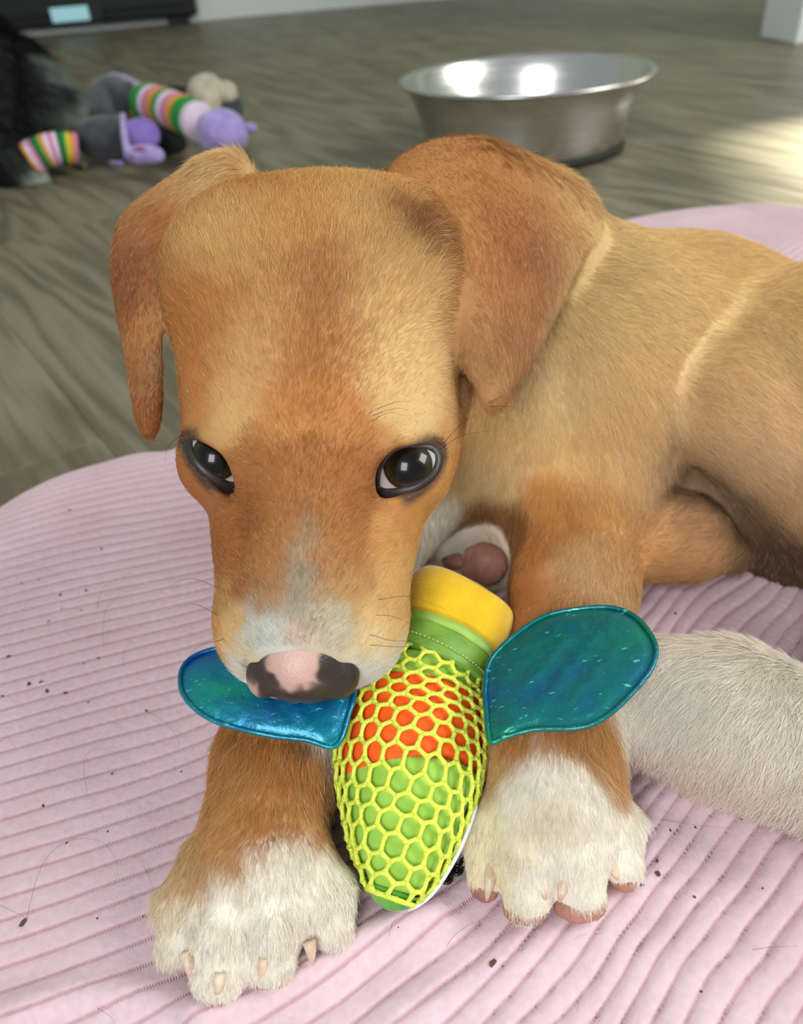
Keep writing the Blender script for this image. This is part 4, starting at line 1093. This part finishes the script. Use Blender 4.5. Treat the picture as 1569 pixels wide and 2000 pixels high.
# wings of crinkly foil cloth
def wing_mat(nm, c0, c1, c2, c3, lo=.66):
    m = mat(nm, rough=.36, metal=.45, Coat_Weight=.35, Coat_Roughness=.22)
    tc = N(m, 'ShaderNodeTexCoord')
    nz = N(m, 'ShaderNodeTexNoise'); nz.inputs['Scale'].default_value = 38; nz.inputs['Detail'].default_value = 3; LK(m, tc, 'Object', nz, 'Vector')
    cr = N(m, 'ShaderNodeValToRGB'); e = cr.color_ramp.elements
    e[0].position = .36; e[0].color = c0; e[1].position = .74; e[1].color = c3
    x = e.new(.47); x.color = c1; x = e.new(.60); x.color = c2
    LK(m, nz, 0, cr, 0)
    # thin scattered pale scratches, also standing in as glints painted into the colour
    mp = N(m, 'ShaderNodeMapping'); mp.inputs['Scale'].default_value = (260, 640, 480); mp.inputs['Rotation'].default_value = (.3, .2, .5); LK(m, tc, 'Object', mp, 'Vector')
    n2 = N(m, 'ShaderNodeTexNoise'); n2.inputs['Scale'].default_value = 1.0; n2.inputs['Detail'].default_value = 3; LK(m, mp, 0, n2, 'Vector')
    mr = N(m, 'ShaderNodeMapRange'); mr.inputs[1].default_value = lo; mr.inputs[2].default_value = lo+.07; LK(m, n2, 0, mr, 0)
    mx = N(m, 'ShaderNodeMix', data_type='RGBA'); LK(m, mr, 0, mx, 0); LK(m, cr, 0, mx, 6); mx.inputs[7].default_value = L4(110, 215, 190)
    LK(m, mx, 2, P(m), 'Base Color')
    P(m).inputs['Thin Film Thickness'].default_value = 380; P(m).inputs['Thin Film IOR'].default_value = 1.5
    v = N(m, 'ShaderNodeTexVoronoi'); v.inputs['Scale'].default_value = 130; LK(m, tc, 'Object', v, 'Vector')
    n3 = N(m, 'ShaderNodeTexNoise'); n3.inputs['Scale'].default_value = 260; n3.inputs['Detail'].default_value = 5; LK(m, tc, 'Object', n3, 'Vector')
    ad = N(m, 'ShaderNodeMath', operation='MULTIPLY_ADD'); ad.inputs[1].default_value = .5; LK(m, v, 0, ad, 0); LK(m, n3, 0, ad, 2)
    bp = N(m, 'ShaderNodeBump'); bp.inputs['Strength'].default_value = .7; bp.inputs['Distance'].default_value = .0011
    LK(m, ad, 0, bp, 'Height'); LK(m, bp, 0, P(m), 'Normal')
    return m
FOIL = wing_mat('teal_foil', L4(0, 104, 140), L4(0, 118, 122), L4(0, 122, 112), L4(0, 150, 90))
FOILB = wing_mat('blue_foil', L4(0, 80, 160), L4(0, 118, 158), L4(0, 136, 150), L4(0, 170, 130), .645)  # lower cutoff gives more pale flecks, painted as glints
def wing(outline, zf, ctr, label=None, FOIL=FOIL):
    o2 = catmull(outline, 8, True); n = len(o2); R_ = 16
    top = []; bot = []
    C0 = np.array(ctr, float)
    for k in range(R_+1):
        t = k/R_
        for j in range(n):
            x, y = C0+(o2[j]-C0)*t
            p = gp(x, y, zf(x, y)); 
            puff = .0016*(1-t**4)+.0004*math.sin(x*.11)*math.cos(y*.09)*(1-t)
            edge = -.0006*max(0, 1-abs(t-.93)/.05)
            top.append(p+V3(0, 0, puff+edge)); bot.append(p-V3(0, 0, .0010*(1-t**6)+.0004))
    vs = top+bot; m_ = len(top); fs = []
    for k in range(R_):
        for j in range(n):
            a, b, c, d = k*n+j, k*n+(j+1) % n, (k+1)*n+(j+1) % n, (k+1)*n+j
            fs.append((a, b, c, d)); fs.append((m_+d, m_+c, m_+b, m_+a))
    for j in range(n):
        a, b = R_*n+j, R_*n+(j+1) % n; fs.append((a, b, m_+b, m_+a))
    me = mesh('wing', vs, fs)
    bm = bmesh.new(); bm.from_mesh(me); bmesh.ops.remove_doubles(bm, verts=bm.verts, dist=1e-5); bmesh.ops.recalc_face_normals(bm, faces=bm.faces); bm.to_mesh(me); bm.free()
    me.polygons.foreach_set('use_smooth', [True]*len(me.polygons))
    w_ = keep(obj('wing', me, FOIL), toy)
    if label: w_['label'] = label
    # bound edge
    rim = [gp(x, y, zf(x, y))+V3(0, 0, -.0001) for x, y in o2]; rim.append(rim[0])
    e_ = obj('wing_piping', mesh('wing_piping', *tube(rim, .0008, 6, caps=False)), FOIL); e_.parent = w_
    return w_
wing([(950, 1385), (948, 1340), (958, 1290), (1000, 1245), (1060, 1205), (1120, 1190), (1195, 1186), (1245, 1207), (1279, 1255), (1276, 1298), (1238, 1350), (1183, 1400), (1130, 1421), (1045, 1424), (990, 1438), (958, 1447)],
     lambda x, y: .0935+.00003*(x-950)-.00001*(y-1300), (1110, 1310), 'wing lying over the wrist, flat leaf shaped and dull teal')
wing([(352, 1322), (360, 1298), (390, 1276), (450, 1262), (540, 1262), (620, 1285), (690, 1330), (680, 1400), (655, 1457), (600, 1445), (540, 1438), (480, 1426), (420, 1408), (380, 1383), (356, 1352)],
     lambda x, y: .0925-.000012*(x-500)*(x > 500)-.00004*max(0, y-1380), (540, 1350), 'wing pinned under the chin, blue with glinting edge', FOILB)
# printed eyelets of the label beneath the toy
TAGM = mat('grey_label', L4(150, 146, 140), .5)
BLK = mat('black_gloss', L4(16, 16, 16), .2)
tg = []
c0 = [gp(x, y, BH+.0035) for x, y in ((842, 1728), (900, 1650), (925, 1672), (915, 1708), (880, 1724))]
me = mesh('care_label', c0+[c-V3(0, 0, .0006) for c in c0], [(0, 1, 2, 3, 4), (9, 8, 7, 6, 5)]+[(i, (i+1) % 5, 5+(i+1) % 5, 5+i) for i in range(5)][::1], False)
lab = keep(obj('care_label', me, TAGM), toy)
for x, y, r_ in ((873, 1716, 9), (893, 1699, 9), (908, 1684, 7), (868, 1700, 5)):
    c = gp(x, y, BH+.0042); rr = r_*prj(c)[2]/F
    ring = [c+V3(math.cos(a)*rr, math.sin(a)*rr, 0) for a in np.linspace(0, 2*math.pi, 20)]
    mb = MB().add(tube(ring, .0006, 6)); ring2 = [c+V3(math.cos(a)*rr*.3, math.sin(a)*rr*.3, 0) for a in np.linspace(0, 2*math.pi, 14)]; mb.add(tube(ring2, .0004, 6))
    keep(mb.build('black_ring', BLK), toy)

# ------------------------------------------------------------------ steel bowl
def steel():
    m = mat('brushed_steel', (.66, .65, .63, 1), .24, 1.0)
    tc = N(m, 'ShaderNodeTexCoord'); mp = N(m, 'ShaderNodeMapping'); mp.inputs['Scale'].default_value = (3, 3, 900); LK(m, tc, 'Object', mp, 'Vector')
    nz = N(m, 'ShaderNodeTexNoise'); nz.inputs['Scale'].default_value = 1.2; nz.inputs['Detail'].default_value = 3; LK(m, mp, 0, nz, 'Vector')
    mr = N(m, 'ShaderNodeMapRange'); mr.inputs[3].default_value = .16; mr.inputs[4].default_value = .36; LK(m, nz, 0, mr, 0); LK(m, mr, 0, P(m), 'Roughness')
    bp = N(m, 'ShaderNodeBump'); bp.inputs['Strength'].default_value = .04; bp.inputs['Distance'].default_value = .0005; LK(m, nz, 0, bp, 'Height'); LK(m, bp, 0, P(m), 'Normal')
    return m
STEEL = steel()
bowl = empty('steel_bowl', (.196, 1.105, 0)); BZ = .97; BR = 1.0; tag(bowl, 'wide brushed stainless steel dog bowl standing on the wooden floor', 'bowl')
prof = [(0, .004), (.112, .004), (.120, .008), (.127, .03), (.139, .065), (.149, .090), (.1525, .0925), (.1565, .0930), (.1590, .0915), (.1590, .0895), (.1565, .0885), (.1545, .0895)]
inner = [(.1475, .0885), (.137, .065), (.124, .032), (.115, .0105), (.108, .0070), (0, .0065)]
outer = [(0, .0035), (.108, .0035), (.1185, .0055), (.1255, .010), (.1285, .030), (.140, .065), (.1500, .0885), (.1530, .0905), (.1562, .0905), (.1580, .0920), (.1572, .0940), (.1540, .0945), (.1510, .0938), (.1480, .0910), (.1375, .065), (.1260, .032), (.1160, .0120), (.108, .0085), (0, .0080)]
obj('bowl_body', mesh('bowl_body', *lathe([(r*BR, z*BZ) for r, z in outer], 128)), STEEL, bowl)
RUB = mat('black_rubber', L4(40, 42, 38), .8)
bowl.scale = (1, .84, 1)
obj('rubber_foot', mesh('rubber_foot', *lathe([(.104, .0035), (.104, 0), (.122, 0), (.1275, .004), (.1275, .010), (.1262, .0115), (.118, .0105)], 96)), RUB, bowl)

# ------------------------------------------------------------------ plush toy held by the other dog
pl = empty('plush_toy', gp(250, 330, 0)); tag(pl, 'grey and purple plush toy with striped knitted legs in front of the black dog', 'toy')
GREYF = mat('grey_plush', rough=.95, Sheen_Weight=.3); mottle(GREYF, L4(48, 52, 56), L4(66, 70, 74), 60); add_bump(GREYF, 220, .6, .002)
DGF = mat('dark_plush', rough=.95); mottle(DGF, L4(30, 31, 32), L4(44, 45, 46), 60)
PURP = mat('purple_felt', rough=.95, Sheen_Weight=.3); mottle(PURP, L4(122, 98, 176), L4(138, 112, 190), 80); add_bump(PURP, 260, .5, .002)
LILA = mat('lilac_plush', rough=.95, Sheen_Weight=.4); mottle(LILA, L4(150, 132, 196), L4(172, 154, 212), 80); add_bump(LILA, 260, .7, .003)
CRM = mat('cream_plush', rough=.95, Sheen_Weight=.3); mottle(CRM, L4(168, 158, 134), L4(196, 188, 166), 60); add_bump(CRM, 220, .6, .002)
KNIT = attr_mat('knit', .9, bump=(420, .8, .002))
def tf(p): return prj(p)[2]/F
def limb(name, pts, m_, seg=24, sub=8, parent=None):
    """pts: (px, py, z, radius px)"""
    P_ = np.array([list(gp(a, b, z))+[r*tf(gp(a, b, z))] for a, b, z, r in pts]); c = catmull(P_, sub)
    path = list(c[:, :3]); rad = list(c[:, 3])
    # rounded ends
    t0 = path[0]-path[1]; t0 /= np.linalg.norm(t0); t1 = path[-1]-path[-2]; t1 /= np.linalg.norm(t1)
    A_ = [path[0]+t0*rad[0]*math.sin(a) for a in (1.5, 1.2, .8, .4)]; Ar = [rad[0]*math.cos(a) for a in (1.5, 1.2, .8, .4)]
    B_ = [path[-1]+t1*rad[-1]*math.sin(a) for a in (.4, .8, 1.2, 1.5)]; Br = [rad[-1]*math.cos(a) for a in (.4, .8, 1.2, 1.5)]
    v, f = tube(A_+path+B_, Ar+rad+Br, seg)
    v = [np.array([q[0], q[1], max(q[2], .0008)]) for q in v]
    return keep(obj(name, mesh(name, v, f), m_), parent or pl)
def blob(name, c, r, m_, ax=None, parent=None, wob=.06):
    """c: px, py, z ; r: px across, px high, px deep"""
    C = gp(*c); k = tf(C); bm = bmesh.new(); bmesh.ops.create_uvsphere(bm, u_segments=32, v_segments=20, radius=1)
    A = (RIGHT, UP, -FWD) if ax is None else ax
    for v in bm.verts:
        q = np.array(v.co); s = 1+wob*math.sin(q[0]*3.1+q[1]*2.3)*math.cos(q[2]*2.7+1)
        p = C+(A[0]*q[0]*r[0]+A[1]*q[1]*r[1]+A[2]*q[2]*r[2])*k*s; v.co = (p[0], p[1], max(p[2], .0008))
    me = bpy.data.meshes.new(name); bm.to_mesh(me); bm.free(); me.polygons.foreach_set('use_smooth', [True]*len(me.polygons))
    return keep(obj(name, me, m_), parent or pl)
def knit(name, a, b, r0, r1, seq):
    A_, B_ = gp(*a), gp(*b); n = len(seq); pts = []; rad = []; cols = []
    K = 5
    for i in range(n*K+1):
        t = i/(n*K); bump = .0018*abs(math.sin(math.pi*i/K))
        pts.append(A_*(1-t)+B_*t+V3(0, 0, .006*math.sin(math.pi*t))); rad.append((r0*(1-t)+r1*t)*tf(A_)+bump)
        cols += [seq[min(i//K, n-1)]]*28
    v, f = tube(pts, rad, 28); 
    v = [q+V3(0, 0, 0) for q in v]
    me = mesh(name, v, f); set_col(me, lin(np.array(cols)))
    return keep(obj(name, me, KNIT), pl)
Wt, Pk, Or, Gr, Dg, Ye = (226, 206, 224), (206, 128, 160), (222, 150, 60), (40, 140, 58), (20, 92, 54), (214, 196, 60)
blob('torso', (205, 270, .032), (58, 42, 40), GREYF)
blob('torso_back', (290, 275, .018), (75, 30, 34), DGF)
limb('bent_limb', [(196, 232, .05, 26), (198, 196, .065, 30), (222, 180, .07, 30), (254, 192, .066, 30)], GREYF)
limb('purple_trim', [(179, 215, .06, 5), (190, 176, .075, 6), (216, 152, .085, 7), (245, 155, .085, 7), (276, 172, .080, 6), (292, 184, .075, 5)], LILA)
knit('striped_leg', (250, 196, .058), (392, 240, .050), 31, 31, [Dg, Wt, Pk, Or, Gr, Gr, Wt, Pk, Or, Gr, Wt, Pk, Or, Gr, Gr, Wt])
blob('purple_foot', (434, 258, .044), (50, 43, 42), LILA)
blob('foot_tab', (487, 250, .040), (16, 10, 8), LILA)
blob('felt_flap', (275, 262, .040), (38, 32, 12), PURP)
limb('flap_edge', [(240, 226, .052, 6), (243, 262, .046, 7), (250, 300, .036, 8)], LILA)
blob('lilac_snout', (282, 302, .030), (40, 19, 18), LILA)
blob('mouth_patch', (272, 291, .045), (12, 5, 6), mat('rose_felt', L4(150, 92, 120), .9))
limb('ribbon_tag', [(217, 317, .004, 4), (238, 319, .004, 5)], LILA)
knit('striped_arm', (58, 312, .028), (152, 291, .032), 31, 27, [Or, Wt, Pk, Dg, Gr, Or, Wt, Pk, Wt, Dg, Gr, Ye, Or, Pk])
blob('cream_muzzle', (404, 188, .052), (38, 43, 34), CRM)
blob('dark_ear', (352, 192, .035), (28, 24, 22), DGF)
blob('dark_cheek', (446, 214, .032), (30, 34, 24), GREYF)
blob('cream_patch', (438, 180, .056), (26, 22, 16), CRM)
limb('tan_tag', [(150, 318, .005, 5), (164, 324, .005, 8)], mat('tan_felt', L4(132, 120, 86), .9))

# ------------------------------------------------------------------ black and white dog at the left edge
bf = Field((-.85, .98, .0), (-.25, 1.62, .36), .0034)
def b(x, y, d, r): return at(x, y, d), r*d/F
def bcap(a, c, k=.02):
    (p, r), (q_, s) = b(*a), b(*c); bf.cap(p, q_, r, s, k)
bcap((-140, 150, 1.32, 120), (-60, 130, 1.24, 105), .03)
bcap((-60, 150, 1.24, 90), (20, 170, 1.16, 80), .03)       # neck, skull
bcap((20, 165, 1.16, 78), (60, 180, 1.14, 66), .03)
bcap((80, 200, 1.12, 50), (150, 226, 1.13, 38), .02)       # muzzle down over the toy
bcap((0, 250, 1.10, 70), (20, 320, 1.06, 46), .02)         # chest and foreleg
bcap((20, 320, 1.07, 40), (62, 352, 1.07, 24), .015)
bcap((40, 345, 1.07, 22), (84, 352, 1.07, 15), .01)
bcap((0, 130, 1.08, 34), (10, 240, 1.06, 24), .01)         # hanging ear
bf.blur(1)
v2, q2 = bf.surf(); k_ = v2[:, 2] > -1
v2[:, 2] = np.maximum(v2[:, 2], .001)
BA = np.array([at(*p) for p in ((50, 150, 1.08), (0, 250, 1.04), (0, 60, 1.1), (90, 180, 1.05), (10, 330, 1.04), (40, 330, 1.04), (-80, 150, 1.2), (130, 180, 1.1), (120, 255, 1.08), (20, 360, 1.05),
                                (118, 165, 1.12), (145, 190, 1.12), (170, 208, 1.12), (150, 245, 1.09), (160, 235, 1.10), (75, 352, 1.05), (92, 350, 1.06), (60, 365, 1.05))])
BCc = lin(np.array([(9, 10, 11)]*10+[(120, 128, 120)]*5+[(150, 162, 150)]*3))
def bcoat(p): return softmin_blend(p+np.stack([vnoise(p, .05, 51), vnoise(p, .05, 52), vnoise(p, .05, 53)], 1)*.006, BA, BCc, .006)
bme2 = mesh_np('black_dog', v2, q2); set_col(bme2, bcoat(v2))
bd = obj('black_dog', bme2, attr_mat('black_skin', .8)); tag(bd, 'black long haired dog with white markings lying at the edge by the plush toy', 'dog')
r = scatter(v2, q2, 26000); nn = bf.grad(r)
fl = np.tile(V3(.6, -.3, -.75), (len(r), 1))+.5*np.stack([vnoise(r, .06, 61), vnoise(r, .06, 62), vnoise(r, .06, 63)], 1)
BF = hair_mat('black_fur', .7, .1)
L = np.minimum(.022, .004+np.clip(r[:, 2]-.004, 0, 1)*.6)
make_hair('fur', r, nn, fl, L, bcoat(r)*np.clip(1+rng.normal(0, .2, len(r)), .4, 1.6)[:, None], .35, .00022, bd, BF)

# ------------------------------------------------------------------ black appliance by the wall
ap_o = gp(389, 46)
ap = empty('black_cabinet', ap_o); tag(ap, 'glossy black cabinet with a small pale display standing against the far wall', 'cabinet')
BP_ = mat('black_panel', L4(12, 15, 18), .35); BP2 = mat('black_side', L4(20, 24, 26), .5)
DSP = mat('display', L4(150, 190, 196), .4)
P(DSP).inputs['Emission Color'].default_value = L4(150, 205, 212); P(DSP).inputs['Emission Strength'].default_value = .35
ap.rotation_euler = (0, 0, math.radians(4))
def lob(name, lo, hi, m_, par, bev=.004): return obj(name, boxm(lo, hi, bev), m_, par)
lob('body', (-1.5, .0, .02), (0, .14, .42), BP_, ap, .01)
for x in (-1.40, -.06): lob('foot', (x-.03, .02, 0), (x+.03, .12, .022), BP2, ap)
fp = lob('front_panel', (-.62, -.010, .05), (-.03, .001, .40), BP2, ap)
lob('front_panel', (-1.46, -.010, .05), (-.64, .001, .40), BP_, ap)
def on_front(px, py):     # local coordinates of a picture point on the cabinet's front plane
    a = math.radians(4); ex = V3(math.cos(a), math.sin(a), 0); ny = V3(-math.sin(a), math.cos(a), 0)
    v = FWD+(px-784.5)/F*RIGHT+(1000-py)/F*UP; t = ((ap_o-CAM)@ny-.012)/(v@ny); p = CAM+v*t-ap_o
    return p@ex, p[2]
xa, za = on_front(104, 45); xb, zb = on_front(170, 10)
lob('display', (xa, -.016, za), (xb, -.008, zb), DSP, ap, .002)
xa, za = on_front(176, 42); xb, zb = on_front(198, 8)
lob('dark_window', (xa, -.014, za), (xb, -.008, zb), mat('smoked_glass', L4(34, 46, 48), .25), ap, .002)

# ------------------------------------------------------------------ grit and shed hairs on the cushion
GRIT = mat('grit', L4(78, 52, 48), .8); mottle(GRIT, L4(70, 46, 44), L4(110, 76, 66), 900)
specks = [(198, 1072, 3.5), (136, 996, 3), (118, 1162, 3), (42, 1139, 2.2), (75, 1133, 2), (168, 1153, 3), (95, 1213, 2.5), (159, 1192, 2.2), (120, 1188, 2), (16, 1282, 4), (23, 1228, 2.2), (56, 1336, 5), (80, 1332, 3.5), (92, 1350, 4.5), (127, 1354, 4), (4, 1360, 3), (163, 1296, 2.5), (192, 1285, 2.5), (286, 1388, 3.5), (172, 1372, 2.5), (84, 1574, 4), (45, 1802, 7.5), (130, 1646, 3), (210, 1624, 2.5), (190, 1794, 2.5), (279, 1790, 2.5), (219, 1511, 2.5), (354, 1507, 2.5),
          (963, 1882, 8), (1285, 1707, 7), (1307, 1702, 3), (1284, 1682, 5), (1254, 1728, 4.5), (1369, 1936, 4), (778, 1810, 4), (1310, 1622, 2.8), (1450, 1601, 3), (1359, 1616, 3), (1497, 1268, 4.5), (1512, 1267, 3), (1320, 1198, 3.5), (1528, 1649, 3), (1490, 1735, 2.8), (1357, 1752, 3)]
BIGG = {(45, 1802): 'largest dark speck of grit, caught on a long curled hair on the cushion', (963, 1882): 'brown crumb of grit alone on the ribs below the green tip of the toy',
        (1285, 1707): 'dark irregular crumb of grit just outside the paw under the teal wing', (16, 1282): 'round dark speck of grit farthest left on a level with the blue wing',
        (1284, 1682): 'thin sliver of grit directly above the irregular crumb beside the paw', (1254, 1728): 'small grit flake touching the outer toe of the paw under the teal wing',
        (1497, 1268): 'dark speck of grit on the cushion above the white hind leg', (198, 1072): 'black speck of grit alone in the shaded ribs left of the puppy muzzle'}
n0 = None
for i, (x, y, r_) in enumerate(specks):
    p = gp(x, y, BH); p = gp(x, y, bz(p[0], p[1])+.0002); k = prj(p)[2]/F
    if n0 is None:
        bm = bmesh.new(); bmesh.ops.create_icosphere(bm, subdivisions=1, radius=1)
        for v in bm.verts: v.co *= random.uniform(.7, 1.25)
        n0 = bpy.data.meshes.new('grit_speck'); bm.to_mesh(n0); bm.free(); n0.materials.append(GRIT)
    o = bpy.data.objects.new('grit_speck', n0); sc.collection.objects.link(o)
    o.location = p; o.scale = (r_*k*random.uniform(.9, 1.4), r_*k*.75, r_*k*.55); o.rotation_euler = (0, 0, random.uniform(0, 6.3))
    if (x, y) in BIGG: tag(o, BIGG[(x, y)], 'grit')
    elif x < 400: tag(o, 'tiny dark speck of grit on the cushion, on the side of the pinned blue wing', 'grit', 'specks of grit on the blue wing side of the cushion')
    else: tag(o, 'tiny dark speck of grit on the cushion between the white hind leg and frame edge', 'grit', 'specks of grit near the hind foot')
hs = []
def onb(pts): 
    o_ = []
    for x, y in pts:
        p = gp(x, y, BH); h_ = bz(p[0], p[1]); o_.append(gp(x, y, h_+.0012))
    return o_
for pts in ([(52, 1795), (70, 1720), (95, 1670), (130, 1645), (180, 1635), (215, 1660), (231, 1700), (222, 1728), (208, 1730)], [(0, 1768), (25, 1780), (48, 1795), (22, 1850)], [(170, 1545), (163, 1500), (172, 1470), (200, 1462), (235, 1475), (252, 1500)],
            [(283, 1388), (310, 1402), (335, 1425), (350, 1450), (345, 1462)], [(280, 1690), (292, 1715), (300, 1735)], [(203, 1260), (202, 1210), (222, 1170), (270, 1150), (320, 1150)], [(190, 1190), (200, 1150), (240, 1125), (290, 1118), (340, 1130)],
            [(60, 1010), (105, 995)], [(120, 1000), (160, 1010), (225, 1008)], [(168, 1243), (220, 1235), (280, 1225)], [(240, 1300), (243, 1270), (258, 1250)], [(30, 1110), (80, 1105), (110, 1125), (150, 1135)], [(190, 1968), (215, 1985), (225, 2000)], [(0, 1450), (15, 1440), (30, 1462)],
            [(872, 1850), (890, 1825), (930, 1800), (980, 1785)], [(1128, 1975), (1130, 1955)], [(1470, 1855), (1510, 1850), (1560, 1848)], [(1290, 1600), (1350, 1610), (1420, 1618)], [(1280, 1510), (1310, 1525)], [(760, 1830), (768, 1800), (785, 1795)]):
    hs.append(onb(pts))
o = strands('shed_hairs', hs, mat('shed_hair', L4(96, 70, 64), .6), None, .000055); tag(o, 'loose dark shed hairs curled on the pink cushion', 'hair', kind='stuff')
hs = [onb([(1120, 1838), (1160, 1822), (1210, 1808)])]
o = strands('pale_hair', hs, mat('pale_hair', L4(236, 214, 176), .6), None, .00008); tag(o, 'single pale hair on the cushion beside the paw under the teal wing', 'hair')
